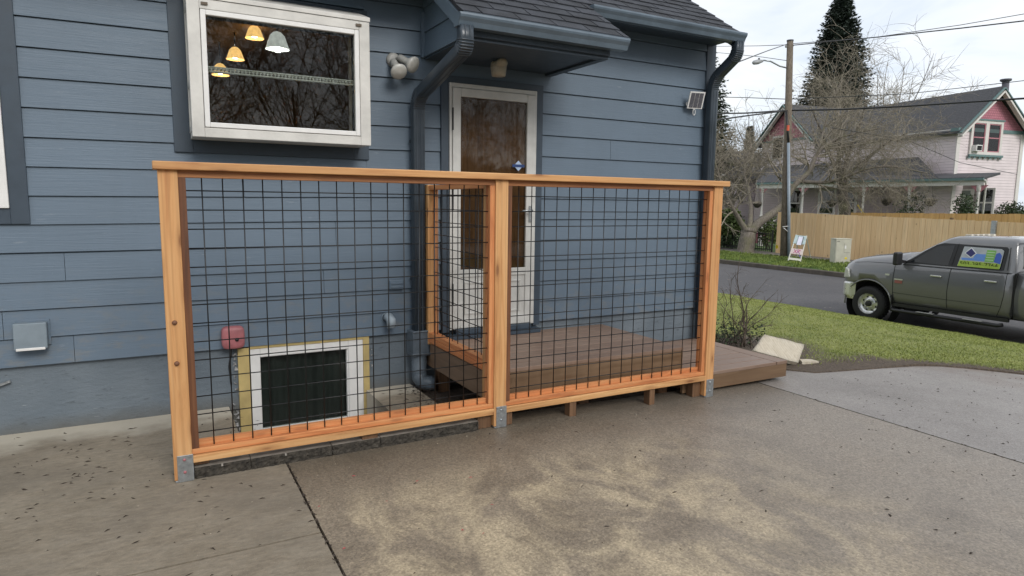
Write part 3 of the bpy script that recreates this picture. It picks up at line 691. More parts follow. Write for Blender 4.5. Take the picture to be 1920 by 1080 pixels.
# return to the wall
XR = 1.745
MB().box(XR-.044, XR+.03, 1.085, 1.225, .362, 1.66).build('wall_post', M['post'], rail, bevel=.003)
MB().box(XR-.040, XR+.028, .052, .086, .172, 1.64).build('stile', M['post'], rail, bevel=.002)
MB().box(XR-.040, XR+.028, .086, 1.085, 1.62, 1.655).build('top_rail', M['rail_y'], rail, bevel=.002)
MB().box(XR-.042, XR+.030, .086, 1.085, .425, .462).build('bottom_rail', M['rail_y'], rail, bevel=.003)
MB().box(XR-.046, XR+.026, .086, 1.084, .384, .424).build('skirt_rail', M['rail_y'], rail, bevel=.003)
MB().box(XR+.006, XR+.030, 1.05, 1.084, .462, 1.62).build('stile', M['stile'], rail, bevel=.002)
mb = MB()
for k in range(10):
    y = 1.0-(k-1)*S
    if .09 < y < 1.09: mb.tube([(XR,y,.462),(XR,y,1.62)], .0034, 6)
for k in range(11):
    z = ZT-k*S; mb.tube([(XR+.005,.09,z),(XR+.005,1.08,z)], .0034, 6)
mb.build('wire_panel', M['wire'], rail)
# short legs and blocks under the bottom rail
for x0, x1, y0, y1, g in ((2.355,2.412,-.035,.035,-.015),(3.10,3.152,-.035,.035,-.032),(1.824,1.886,-.02,.045,0),(1.625,1.729,-.01,.06,0),(3.585,3.668,0,.075,-.043),(.83,.93,-.02,.05,.058),(-.108,-.03,-.01,.05,.07)):
    MB().box(x0, x1, y0, y1, g, .0985).build('support_block', M['block_wood'], rail, bevel=.003)

# ------------------------------------------------------------------ split-faced concrete blocks below the left panel
M['block_face'] = flat('shaded_grimy_face', (.050, .043, .034), .95, var=.7, nscale=25, bump=.9)  # darker than the block top: front shade and grime both put into the colour
M['block'] = flat('split_face_concrete', (.30, .275, .24), .9, var=.3, nscale=12, bump=.8)
bxs = [(-.105, .182, 'split-faced concrete edging block beside the outer railing post'), (.186, .640, 'split-faced concrete edging block below the basement window frame'),
       (.644, .940, 'split-faced concrete edging block under the small wooden railing block'), (.944, 1.622, 'long split-faced concrete edging block with rounded free end')]
for x0, x1, lb in bxs:
    mb = MB(); nx = int((x1-x0)/.010)+2; nz = 7; top = .062; y0 = -.028; g = {}
    for i in range(nx+1):
        for j in range(nz+1):
            x = x0+(x1-x0)*i/nx; z = -.01+(top+.01)*j/nz
            d = 0 if j == nz else (noise.noise(Vector((x*45, z*45, 1)))*.010 + noise.noise(Vector((x*120, z*120, 4)))*.010)
            if x0 > .9 and x1-x < .03: d += .02*(1-(x1-x)/.03)
            g[i,j] = len(mb.v); mb.v.append(Vector((x, y0+d-.006*(j<nz), z)))
    for i in range(nx):
        for j in range(nz): mb.f.append((g[i,j], g[i+1,j], g[i+1,j+1], g[i,j+1])); mb.sm.append(False)
    mb.add([(x0,y0,top),(x1,y0,top),(x1,.20,top),(x0,.20,top),(x0,y0,-.01),(x1,y0,-.01),(x1,.20,-.01),(x0,.20,-.01)], [(0,1,2,3),(1,5,6,2),(2,6,7,3),(3,7,4,0)])
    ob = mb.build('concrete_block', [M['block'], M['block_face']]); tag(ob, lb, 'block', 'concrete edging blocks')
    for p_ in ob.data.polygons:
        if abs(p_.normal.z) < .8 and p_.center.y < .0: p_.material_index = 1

# ------------------------------------------------------------------ decks
def deck(name, label, x0, x1, y0, y1, zt, zb, border_right):
    d = thing(name, label, 'deck', ((x0+x1)/2, (y0+y1)/2, zb))
    bw_ = .139; y = y0+.0; n = round((y1-y0)/(bw_+.008)); bw_ = (y1-y0)/n-.008; xe = x1-(.145 if border_right else 0)
    for i in range(n):
        MB().box(x0, xe, y0+i*(bw_+.008), y0+i*(bw_+.008)+bw_, zt-.028, zt).build('deck_board', M['deck_x'], d, bevel=.003)
    if border_right: MB().box(xe+.007, x1, y0, y1-.008, zt-.028, zt).build('border_board', M['deck_y'], d, bevel=.003)
    MB().box(x0, x1+.0, y0+.004, y0+.034, zb, zt-.0285).build('front_fascia', M['fascia'], d, bevel=.003)
    MB().box(x1-.034, x1-.004, y0+.034, y1, zb, zt-.0285).build('side_fascia', M['fascia_y'], d, bevel=.003)
    return d
dk = deck('deck_landing', 'raised brown painted plank landing in front of the storm door', 1.745, 3.545, .085, 1.225, .366, .178, False)
MB().box(1.722, 1.744, .088, 1.225, .172, .364).build('side_fascia', M['fascia_y'], dk, bevel=.003)
for x in (1.80, 2.6, 3.4):
    for y in (.2, 1.1): MB().box(x, x+.09, y, y+.09, -.06, .34).build('leg', M['block_wood'], dk)
for y in (.3, .7): MB().box(1.75, 3.5, y, y+.04, .20, .337).build('joist', M['block_wood'], dk)
low = deck('deck_step', 'low brown plank platform stepping down beside the raised landing', 3.55, 4.815, .075, 1.225, .122, -.028, True)
for x in (3.7, 4.6):
    for y in (.25, 1.0): MB().box(x, x+.09, y, y+.09, -.14, .09).build('leg', M['block_wood'], low)

# ------------------------------------------------------------------ fixtures on the wall
def lamp_pt(px, py, Y): return aY(px, py, Y)
# twin floodlight
c = aY(737, 113, YW-.022)
fl = thing('floodlight', 'pale twin floodlight with round bulbs on the siding beside the garden window', 'light', (c.x, c.y, c.z))
MB().lathe([(0,.028),(.03,.028),(.052,.022),(.056,0)], c, (0,-1,0), 24).build('base_plate', M['grey_plastic'], fl)
M['bulb'] = flat('frosted_flood_bulb', (.50, .49, .455), .3, var=.08, nscale=20)
for (dx, dz, ax) in ((-.012, -.025, (.05, -.75, -.62)), (.042, .012, (.50, -.70, -.42))):
    a = Vector(ax).normalized(); o0 = c+Vector((dx*.4, -.03, dz*.4)); o1 = c+Vector((dx, -.045, dz))
    sk = MB(); sk.tube([o0, o1], .014, 10); sk.lathe([(0,-.01),(.027,-.01),(.030,0),(.030,.055),(.027,.058)], o1, a, 18); so_ = sk.build('lamp_holder', M['grey_plastic'], fl)
    MB().lathe([(.024,.05),(.026,.065),(.034,.085),(.056,.115),(.064,.13),(.063,.142),(.046,.152),(.0,.157)], o1, a, 24).build('bulb', M['bulb'], fl)
# motion sensor lamp under the canopy
c = aY(937, 130, .92)
ms = thing('porch_light', 'small weathered brass-white sensor lamp under the canopy above the door', 'light', (c.x, c.y, c.z-.05))
mb = MB(); n = 20
M['oldlamp'] = flat('aged_cream_plastic', (.36, .32, .245), .4, var=.2, nscale=18)
mb.lathe([(0,.105),(.05,.105),(.064,.095),(.064,.06),(.060,.02),(.054,-.005),(.0,-.005)], c-Vector((0,-.02,.045)), (0,0,1), 22); mb.build('housing', M['oldlamp'], ms)
MB().lathe([(0,.0),(.03,-.004),(.05,-.02),(.05,-.035),(.0,-.04)], c+Vector((0,-.048,.02)), (0,-.6,-.5), 18).build('lens', M['oldlamp'], ms)
MB().lathe([(0,0),(.05,0),(.05,2.655-c.z-.05)], c+Vector((0,.02,.05)), (0,0,1), 16).build('bracket', M['trim'], ms)
# solar panel on a stalk
pt = aY(1305, 188, YW-.11)
sp = thing('solar_panel', 'small white-rimmed solar panel on the siding by the corner downspout', 'solar panel', (pt.x, YW-.03, pt.z))
def rotbox(cx, w, h, t, mat, name, parent, dy=0, tilt=.35, yaw=-.25):
    m_ = Matrix.Rotation(yaw, 4, 'Z') @ Matrix.Rotation(tilt, 4, 'X')
    mb = MB(); vs = [(sx*w/2, dy+sy*t/2, sz*h/2) for sz in (-1,1) for sx, sy in ((-1,-1),(1,-1),(1,1),(-1,1))]
    mb.hexa([Vector(cx)+(m_ @ Vector(v)) for v in vs]); return mb.build(name, mat, parent, bevel=.002)
rotbox(pt, .165, .165, .014, M['white'], 'frame', sp)
cells = flat('solar_cells', (.10, .10, .115), .25, var=.2, nscale=30)
for k in range(3):
    o = rotbox(pt + (Matrix.Rotation(-.25, 4, 'Z') @ Vector(((k-1)*.047, 0, 0))), .043, .143, .003, cells, 'cell_strip', sp, -.0085)
mb = MB(); mb.tube([pt+Vector((-.02,.01,0)), pt+Vector((-.025,.05,-.02)), (pt.x-.03, YW-.03, pt.z-.03)], .008, 8); mb.build('arm', M['white'], sp)
MB().lathe([(0,.02),(.02,.02),(.024,0)], (pt.x-.03, YW-.02, pt.z-.03), (0,-1,0), 16).build('mount', M['white'], sp)
mb = MB(); q = pt+Vector((.0,.02,-.085))
mb.tube([q+Vector((.016*math.sin(t*.7), .0, -.028+.03*math.cos(t*.7))) for t in range(10)], .0035, 6); mb.build('cable_loop', M['white'], sp)
# dryer vent hood at left
c = aY(60, 627, YW-.02)
vt = thing('dryer_vent', 'grey-blue square dryer vent hood low on the siding', 'vent', (c.x, YW-.02, c.z))
M['vent'] = flat('vent_plastic', (.17, .21, .24), .45, var=.12)
w, h = .088, .083
MB().box(c.x-w+.01, c.x+w+.012, YW-.030, YW-.018, c.z-h+.01, c.z+h+.012).build('flange', M['siding'], vt, bevel=.003)
MB().hexa([(c.x-w,YW-.105,c.z-h),(c.x+w,YW-.105,c.z-h),(c.x+w,YW-.03,c.z-h+.02),(c.x-w,YW-.03,c.z-h+.02),(c.x-w,YW-.085,c.z+h),(c.x+w,YW-.085,c.z+h),(c.x+w,YW-.03,c.z+h),(c.x-w,YW-.03,c.z+h)]).build('hood', M['vent'], vt, bevel=.006)
MB().box(c.x-w+.012, c.x+w-.012, YW-.112, YW-.104, c.z-h-.004, c.z-h+.012).build('flap', M['white'], vt, bevel=.002)
# small louvre box by the downspout
c = aY(742, 532, YW-.02)
lv = thing('wall_vent', 'small blue-grey slotted cover on the siding beside the tall downspout', 'vent', (c.x, YW-.02, c.z))
MB().box(c.x-.062, c.x+.055, YW-.055, YW-.018, c.z-.042, c.z+.034).build('box', M['siding'], lv, bevel=.006)
for k in range(2): MB().box(c.x-.055, c.x+.048, YW-.061, YW-.054, c.z-.03+.028*k, c.z-.012+.028*k).build('louvre', M['siding'], lv, bevel=.003)
# curved pipe vent
c = aY(728, 600, YW-.03)
pv = MB(); pv.tube([(c.x-.01,YW-.01,c.z+.02),(c.x-.005,YW-.06,c.z+.03),(c.x+.0,YW-.10,c.z+.01),(c.x+.004,YW-.105,c.z-.05)], [.034,.036,.038,.037], 18)
pv.lathe([(.04,.012),(.042,.0)], (c.x-.01,YW-.02,c.z+.02), (0,-1,0), 18)
tag(pv.build('pipe_vent', flat('pale_blue_pipe', (.27, .32, .36), .4)), 'pale curved pipe elbow coming out of the siding over the foundation', 'pipe')
# alarm box over the basement window
c = aY(436, 631, YW-.03)
al = thing('alarm_box', 'faded pink-red alarm bell box above the basement window corner', 'alarm', (c.x, YW-.02, c.z))
bm = bmesh.new(); bmesh.ops.create_cube(bm, size=1); bmesh.ops.subdivide_edges(bm, edges=bm.edges, cuts=5, use_grid_fill=True)
for v in bm.verts:
    q = Vector((v.co.x, v.co.y, v.co.z)); m_ = (abs(q.x*2)**5+abs(q.y*2)**5+abs(q.z*2)**5)**.2; v.co = q/max(m_, 1e-6)
me = bpy.data.meshes.new('case'); bm.to_mesh(me); bm.free(); me.materials.append(M['pink'])
for p_ in me.polygons: p_.use_smooth = True
o = inst(me, 'case', al, (c.x-al.location.x, -.038, 0), (0,0,0), (.155, .085, .165))
MB().lathe([(0,.012),(.010,.012),(.014,0)], (c.x+.022, YW-.10, c.z-.012), (0,-1,0), 12).build('sounder', M['black'], al)
MB().tube([(c.x-.01,YW-.03,c.z-.07),(c.x-.015,YW-.02,c.z-.14),(c.x-.03,YW-.012,c.z-.22),(c.x-.02,YW-.01,c.z-.36)], .006, 6).build('cable', M['black'], al)
# clip cable on the wall left of the foundation
mb = MB(); a = aY(0, 722, YW-.01)
mb.beam(a+Vector((-.06,0,-.02)), a+Vector((.055,0,.02)), .02, .014); tag(mb.build('hose_bib', M['galv']), 'small grey hose bib poking out of the foundation', 'tap')

# ------------------------------------------------------------------ lamps inside the kitchen
def m_lamp(name, col, e_, emis):
    t = NT(name); t.p.inputs['Base Color'].default_value = (*col, 1); t.p.inputs['Emission Color'].default_value = (*emis, 1); t.p.inputs['Emission Strength'].default_value = e_
    n = t.noise(t.wco(), 40, 4); t.l.new(t.mr(n, .3, .7, e_*.75, e_*1.2), t.p.inputs['Emission Strength']); t.p.inputs['Roughness'].default_value = .3; return t.m
M['amber'] = m_lamp('amber_glass_shade', (.8, .5, .2), 1.0, (1, .60, .20)); M['opal'] = m_lamp('white_glass_shade', (.8, .8, .78), .42, (.95, 1, .95)); M['litbulb'] = m_lamp('lit_bulb', (1, 1, 1), 14.0, (1, 1, .93))
def pendant(px, py, Y, r, h, mat, label, bulb=False):
    c = aY(px, py, Y)
    t = thing('pendant_lamp', label, 'lamp', (c.x, c.y, c.z-h/2), 0, 'kitchen pendant lamps')
    MB().lathe([(r,-h/2),(r*.96,-h*.42),(r*.80,-h*.1),(r*.62,h*.25),(r*.35,h*.45),(.012,h*.5)], c, (0,0,1), 24).build('shade', mat, t)
    MB().tube([(c.x,c.y,c.z+h*.45),(c.x,c.y,2.95)], .006, 6).build('stem', M['black'], t)
    if bulb: MB().lathe([(.0,-.035),(.022,-.028),(.032,-.01),(.03,.01),(.016,.04)], c+Vector((0,0,-h*.42)), (0,0,1), 16).build('bulb', M['litbulb'], t)
    else: MB().lathe([(.0,-.03),(.02,-.025),(.026,0),(.016,.03)], c+Vector((0,0,-h*.15)), (0,0,1), 12).build('bulb', M['litbulb'], t)
pendant(520, 76, 1.75, .090, .135, M['opal'], 'white glass pendant lamp with a bare lit bulb behind the window', True)
pendant(477, 60, 2.15, .074, .105, M['amber'], 'amber glass pendant lamp close beside the white lamp')
pendant(441, 100, 2.45, .074, .105, M['amber'], 'amber glass pendant lamp hanging midway in the row')
pendant(413, 130, 2.9, .076, .105, M['amber'], 'amber glass pendant lamp partly behind the wire shelf')

# ------------------------------------------------------------------ loose things on the ground
# leaning board and chip by the lawn
st = thing('stone_slab', 'pale broken stone slab leaning at the end of the low platform', 'slab', (5.3, .55, -.05))
q = [aZ(1412, 657, .13), aZ(1497, 680, -.02), aZ(1508, 646, .10), aZ(1434, 627, .235)]
up_ = (q[1]-q[0]).cross(q[3]-q[0]).normalized()*-.045
if up_.z > 0: up_ = -up_
mb = MB(); nu, nv = 10, 6; g = {}
for s_ in (0, 1):
    for i in range(nu+1):
        for j in range(nv+1):
            u, v = i/nu, j/nv; P_ = (q[0]*(1-u)+q[1]*u)*(1-v)+(q[3]*(1-u)+q[2]*u)*v
            e_ = (i in (0, nu)) or (j in (0, nv)); P_ = P_+Vector((noise.noise(P_*14), noise.noise(P_*14+Vector((5,0,0))), 0))*(.012 if e_ else 0)+Vector((0,0,.004*noise.noise(P_*25)))
            g[s_,i,j] = len(mb.v); mb.v.append(P_+up_*s_)
for i in range(nu):
    for j in range(nv):
        mb.f.append((g[0,i,j],g[0,i+1,j],g[0,i+1,j+1],g[0,i,j+1])); mb.f.append((g[1,i,j+1],g[1,i+1,j+1],g[1,i+1,j],g[1,i,j])); mb.sm += [True, True]
for i in range(nu):
    for j in (0, nv): mb.f.append((g[0,i,j],g[0,i+1,j],g[1,i+1,j],g[1,i,j])); mb.sm.append(False)
for j in range(nv):
    for i in (0, nu): mb.f.append((g[0,i,j],g[0,i,j+1],g[1,i,j+1],g[1,i,j])); mb.sm.append(False)
M['stone'] = m_wood('weathered_pale_slab', 'y', (.40, .355, .275), (.53, .485, .39), (.60, .56, .47), knots=.0, rough=.9, stain=.3)
mb.build('slab', M['stone'], st)
a = aZ(1513, 676, -.03)
MB().hexa([a+Vector(v) for v in ((-.1,-.02,-.03),(.12,-.05,-.03),(.10,.03,-.03),(-.06,.05,-.03),(-.1,-.02,.005),(.12,-.05,-.008),(.10,.03,.0),(-.06,.05,.012))]).build('chip', M['stone'], st, bevel=.004)
# bark, needles, twigs and petals blown over the paving
def litter(name, n, area, size, mat, label, seed, dens=None):
    r = random.Random(seed); mb = MB(); c = 0
    while c < n:
        x = r.uniform(area[0], area[1]); y = r.uniform(area[2], area[3])
        if dens and r.random() > dens(x, y): continue
        c += 1; L = r.uniform(*size); W = L*r.uniform(.10, .35); a = r.uniform(-.9, .9)+(math.pi if r.random() < .5 else 0); z = H(x)+.001
        d = Vector((math.cos(a), math.sin(a), 0)); s = Vector((-d.y, d.x, 0)); p0 = Vector((x, y, z)); h = Vector((0, 0, r.uniform(.002, .007)))
        b = s*r.uniform(-.3, .3)*L
        mb.add([p0-d*L/2, p0+s*W/2+h*.3, p0+d*L/2+b, p0-s*W/2+h*.3, p0+h], [(0,3,4),(3,2,4),(2,1,4),(1,0,4)])
    return tag(mb.build(name, mat), label, name.split('_')[-1], kind='stuff')
M['bark'] = flat('dark_bark_bits', (.035, .024, .016), .85, var=.5, nscale=30)
M['straw'] = flat('pale_grit', (.40, .35, .27), .85, var=.4, nscale=30)
M['petal'] = flat('red_petals', (.45, .07, .075), .6)
litter('bark_litter', 360, (-2.4, .36, -1.5, 1.2), (.008, .045), M['bark'], 'dark bark bits and needles scattered over the concrete', 1, lambda x, y: .25+.75*max(0, 1-abs(y-.3)/1.0))
litter('bark_litter', 420, (.4, 8.2, -3.2, -.05), (.008, .042), M['bark'], 'dark twigs and leaf bits scattered over the driveway', 2, lambda x, y: .25+.75*min(1, max(0, (x-1.5)/4)))
litter('grit_litter', 300, (-2, 7, -2.6, 0), (.006, .016), M['straw'], 'pale grit specks lying on the driveway', 3)
litter('bark_litter', 260, (1.25, 1.72, .25, 1.2), (.012, .05), M['bark'], 'bark chips gathered under the edge of the landing', 4, lambda x, y: max(0, (x-1.25)/.45)**2)
litter('petal_litter', 9, (.42, 1.3, -1.35, -.35), (.015, .03), M['petal'], 'few red petals lying near the slab joint', 5)
# dirt in the slab joints
mb = MB()
for i in range(260):
    if i % 3: x = .38+R.uniform(-.008,.008); y = R.uniform(-2.2, 0)
    else: x = 4.5+R.uniform(-.008,.008); y = R.uniform(-3, 0)
    s = R.uniform(.004,.012); c = Vector((x, y, H(x)-.004)); mb.add([c+Vector((R.uniform(-1,1),R.uniform(-1,1)*2,R.uniform(0,.9)))*s for _ in range(4)], [(0,1,2),(0,2,3),(1,2,3),(0,1,3)])
tag(mb.build('joint_soil', M['soil']), 'dark crumbs of soil caught in the driveway joints', 'soil', kind='stuff')
# lawn blades
r = random.Random(11); mb = MB(); cnt = 0
gv = []; gf = []
while cnt < 100000:
    u = r.random(); x = 4.95+7.9*u; e = driveY(x); y = e+(r.random()**1.8)*(7.5+x*.4)
    if r.random() < lawn_soil(x, y)*1.15: continue
    cnt += 1; h = r.uniform(.007, .022); a = r.uniform(0, 6.28); w = .0032+.0004*x; z = lz(x, y)
    dx, dy = math.cos(a)*w, math.sin(a)*w; lx, ly = r.uniform(-.018,.018), r.uniform(-.018,.018); k = len(gv)
    gv += [(x-dx,y-dy,z-.003),(x+dx,y+dy,z-.003),(x+lx,y+ly,z+h)]; gf.append((k,k+1,k+2))
mb.v = [Vector(v) for v in gv]; mb.f = gf; mb.sm = [False]*len(gf)
def m_blade(name, a, b, c):
    t = NT(name); n = t.noise(t.wco(), 1.8, 4); f = t.noise(t.wco(), 70, 2)
    col = t.ramp(n, [(.3, a), (.7, b)]); col = t.mix(t.mr(f, .58, .75, 0, .7), col, c); return t.fin(col, .7)
M['blade'] = m_blade('grass_blades', (.19, .235, .045), (.31, .34, .095), (.44, .38, .17))
tag(mb.build('grass', M['blade']), 'short mossy green lawn grass between driveway and street', 'grass', kind='stuff')
# ------------------------------------------------------------------ parked pickup truck
def m_carpaint():
    t = NT('grey_car_paint'); n = t.noise(t.co('Object'), 400, 2); f = t.noise(t.co('Object', (1, 1, 3)), 2.5, 4)
    c = t.ramp(n, [(.3, (.125, .126, .131)), (.7, (.165, .166, .171))]); c = t.mix(t.mr(f, .45, .7, 0, .22), c, (.12, .115, .105))
    t.p.inputs['Coat Weight'].default_value = 1.0; t.p.inputs['Coat Roughness'].default_value = .03
    return t.fin(c, .32, None, metal=.35)
M['paint'] = m_carpaint(); M['chrome'] = flat('chrome', (.66, .66, .65), .30, metal=.8, var=.08); M['cglass'] = flat('car_glass', (.010, .012, .013), .04, var=.3, nscale=3, bump=0)
M['seam'] = flat('panel_gap', (.006, .006, .006), .8); M['lens'] = flat('headlight_lens', (.50, .50, .46), .12, bump=.5)
GZ = -.861
truck = thing('pickup_truck', 'grey crew cab pickup truck with a printed sign in its rear door window', 'truck', (13.88, 4.54, GZ))
def secs(d):
    """half cross-section (x, z) of the lower body at distance d behind the front axle"""
    bot = .43; W = .975
    if d < .62:                                   # nose and hood
        t = max(0, min(1, (d+.66)/1.28)); k = 1-max(0, (-d-.30)/.36)**2*.16; W *= k
        top = 1.20+.25*min(1, t*1.15)**.55; sh = 1.10+.17*min(1, t*1.2)**.6
        bot = .50 if d < -.45 else .43
    else: top = 1.30; sh = 1.27
    if d > 2.63: top = 1.28; sh = 1.27
    return [(0, bot), (W*.86, bot), (W*.955, bot+.04), (W*.985, bot+.16), (W, .83), (W*.992, 1.00), (W*.965, sh-.07), (W*.93, sh), (W*.84, sh+(top-sh)*.62), (W*.5, top), (0, top+.012)]
def loft(ds, name):
    mb = MB(); n = None; idx = []
    for d in ds:
        s = secs(d); full = [(-x, z) for x, z in s] + [(x, z) for x, z in s[::-1][1:-1]]; n = len(full); idx.append(len(mb.v)); mb.v += [Vector((x, -d, z)) for x, z in full]
    for a, b in zip(idx, idx[1:]):
        for k in range(n): mb.f.append((a+k, a+(k+1)%n, b+(k+1)%n, b+k)); mb.sm.append(True)
    mb.f += [tuple(idx[0]+k for k in range(n))[::-1], tuple(idx[-1]+k for k in range(n))]; mb.sm += [False, False]
    return mb.build(name, M['paint'], truck, weld=True, local=True)
body = loft([-.655, -.64, -.60, -.5, -.38, -.25, -.1, .1, .3, .45, .56, .62, .75, 1.1, 1.5, 2, 2.4, 2.625], 'body')
bed = loft([2.665, 2.9, 3.3, 3.7, 4.1, 4.5, 4.85, 4.9], 'cargo_bed')
# wheel arches
cut = MB()
for s in (-1, 1): cut.lathe([(0,0),(.50,0),(.50,.5),(0,.5)], (s*.62, 0, .36), (s,0,0), 40, False)
cuto = cut.build('cutter', M['seam'], truck, weld=True, local=True)
cut2 = MB()
for s in (-1, 1): cut2.lathe([(0,0),(.47,0),(.47,.5),(0,.5)], (s*.62, -3.8, .36), (s,0,0), 40, False)
cuto2 = cut2.build('cutter', M['seam'], truck, weld=True, local=True)
for o, c_ in ((body, cuto), (bed, cuto2)):
    md = o.modifiers.new('arch', 'BOOLEAN'); md.object = c_; md.operation = 'DIFFERENCE'; md.solver = 'EXACT'
bpy.context.view_layer.update(); dg = bpy.context.evaluated_depsgraph_get()
for o in (body, bed):
    nm = bpy.data.meshes.new_from_object(o.evaluated_get(dg)); o.modifiers.clear(); o.data = nm
for c_ in (cuto, cuto2): bpy.data.objects.remove(c_)
for s in (-1, 1):
    for y in (0, -3.8): mb = MB(); mb.lathe([(.515,0),(.515,.30)], (s*.62, y, .36), (s,0,0), 28); mb.box(s*.62-.01, s*.62+.01, y-.6, y+.6, .3, 1.0); mb.build('wheel_well', M['seam'], truck, local=True)
# arch lip mouldings
for s in (-1, 1):
    for y, rr in ((0, .51), (-3.8, .485)):
        pts = [(s*.972, y+rr*math.cos(t), .36+rr*math.sin(t)) for t in [math.radians(-6+192*i/24) for i in range(25)]]
        MB().tube(pts, .016, 6).build('arch_lip', M['paint'], truck, local=True)
# greenhouse
lay = [(1.26, .56, 2.615, .935), (1.40, .70, 2.61, .895), (1.58, .98, 2.58, .843), (1.73, 1.22, 2.555, .80), (1.80, 1.33, 2.54, .765), (1.848, 1.46, 2.50, .70), (1.870, 1.68, 2.38, .55)]
def ring(z, d0, d1, w):
    pts = []; r0 = .16
    for cx, cy, s in ((w-r0, -(d0+r0), 0), (-(w-r0), -(d0+r0), 1), (-(w-r0*.6), -(d1-r0*.6), 2), (w-r0*.6, -(d1-r0*.6), 3)):
        rr = r0 if s < 2 else r0*.6
        for k in range(5): t = math.pi/2*(s+k/4); pts.append((cx+rr*math.cos(t), cy+rr*math.sin(t), z))
    return pts
mb = MB(); n = 20
for i, l in enumerate(lay): mb.v += [Vector(v) for v in ring(*l)]
for i in range(len(lay)-1):
    for k in range(n): mb.f.append((i*n+k, i*n+(k+1)%n, (i+1)*n+(k+1)%n, (i+1)*n+k)); mb.sm.append(True)
mb.f.append(tuple((len(lay)-1)*n+k for k in range(n))); mb.sm.append(True)
cab = mb.build('cab', M['paint'], truck, local=True)
def gw_(z):      # half width of the cab side at height z
    for (za, _, _, wa), (zb, _, _, wb) in zip(lay, lay[1:]):
        if za <= z <= zb: return wa+(wb-wa)*(z-za)/(zb-za)
    return lay[-1][3]
def sidepoly(pts, off, name, mat, parent, sides=(-1, 1)):
    for s in sides:
        mb = MB()
        k = len(mb.v); mb.v += [Vector((s*(gw_(z)+off), -d, z)) for d, z in pts]; n_ = len(pts)
        mb.f.append(tuple(k+i for i in range(n_))); mb.sm.append(False)
        mb.v += [Vector((s*(gw_(z)+off-.03), -d, z)) for d, z in pts]
        for i in range(n_): mb.f.append((k+i, k+(i+1)%n_, k+n_+(i+1)%n_, k+n_+i)); mb.sm.append(False)
        o_ = mb.build(name, mat, parent, local=True)
    return o_
sidepoly([(.66,1.30),(.80,1.37),(1.02,1.545),(1.22,1.68),(1.34,1.715),(2.40,1.705),(2.44,1.67),(2.44,1.30),(2.40,1.285),(.70,1.285)], .003, 'window_surround', M['black'], cab)
sidepoly([(.80,1.315),(.92,1.40),(1.10,1.545),(1.24,1.65),(1.54,1.685),(1.505,1.30)], .007, 'door_window', M['cglass'], cab)
sidepoly([(1.655,1.305),(1.70,1.69),(2.33,1.675),(2.385,1.64),(2.385,1.32),(2.37,1.305)], .007, 'door_window', M['cglass'], cab)
mb = MB(); f = lambda d, z, w: Vector((w, -d+.012, z+.012))
mb.add([(-.72,-.60+.02,1.33),(.72,-.60+.02,1.33),(.60,-1.30+.02,1.775),(-.60,-1.30+.02,1.775)], [(0,1,2,3)]); mb.build('windscreen', M['cglass'], cab, local=True)
mb = MB(); mb.add([(-.66,-2.622,1.33),(.66,-2.622,1.33),(.60,-2.56,1.72),(-.60,-2.56,1.72)], [(3,2,1,0)]); mb.build('rear_window', M['cglass'], cab, local=True)
# quarter glass behind the rear door, seen as the black patch at the cab's back edge
# panel gaps
def gap(pts, name='panel_gap', w=.009, mat='seam'):
    for s in (-1, 1):
        mb = MB()
        for (d0, z0), (d1, z1) in zip(pts, pts[1:]):
            def xw(d, z):
                if z > 1.27: return gw_(z)+.004
                q = secs(d)
                for (xa, za), (xb, zb) in zip(q[1:8], q[2:9]):
                    if za <= z <= zb: return xa+(xb-xa)*(z-za)/max(1e-6, zb-za)+.0015
                return q[4][0]
            nseg = 8
            for i in range(nseg):
                a0 = i/nseg; a1 = (i+1)/nseg; A = (d0+(d1-d0)*a0, z0+(z1-z0)*a0); B = (d0+(d1-d0)*a1, z0+(z1-z0)*a1)
                mb.beam((s*xw(*A), -A[0], A[1]), (s*xw(*B), -B[0], B[1]), w, .006, (1,0,0))
        mb.build(name, M[mat], body, local=True)
gap([(.505,1.26),(.50,.95),(.515,.56),(.56,.455)]); gap([(1.60,1.72),(1.565,1.26),(1.55,.8),(1.56,.455)]); gap([(2.46,1.70),(2.50,1.26),(2.50,.85),(2.46,.62),(2.40,.455)]); gap([(.56,.458),(2.42,.458)])
gap([(.515,.665),(1.5,.655),(2.45,.655)], 'body_crease', .006); gap([(-.42,1.20),(-.1,1.235),(.5,1.255)], 'hood_gap', .007)
MB().box(-.97, .97, -2.66, -2.63, .5, 1.26).build('bed_gap', M['seam'], body, local=True)
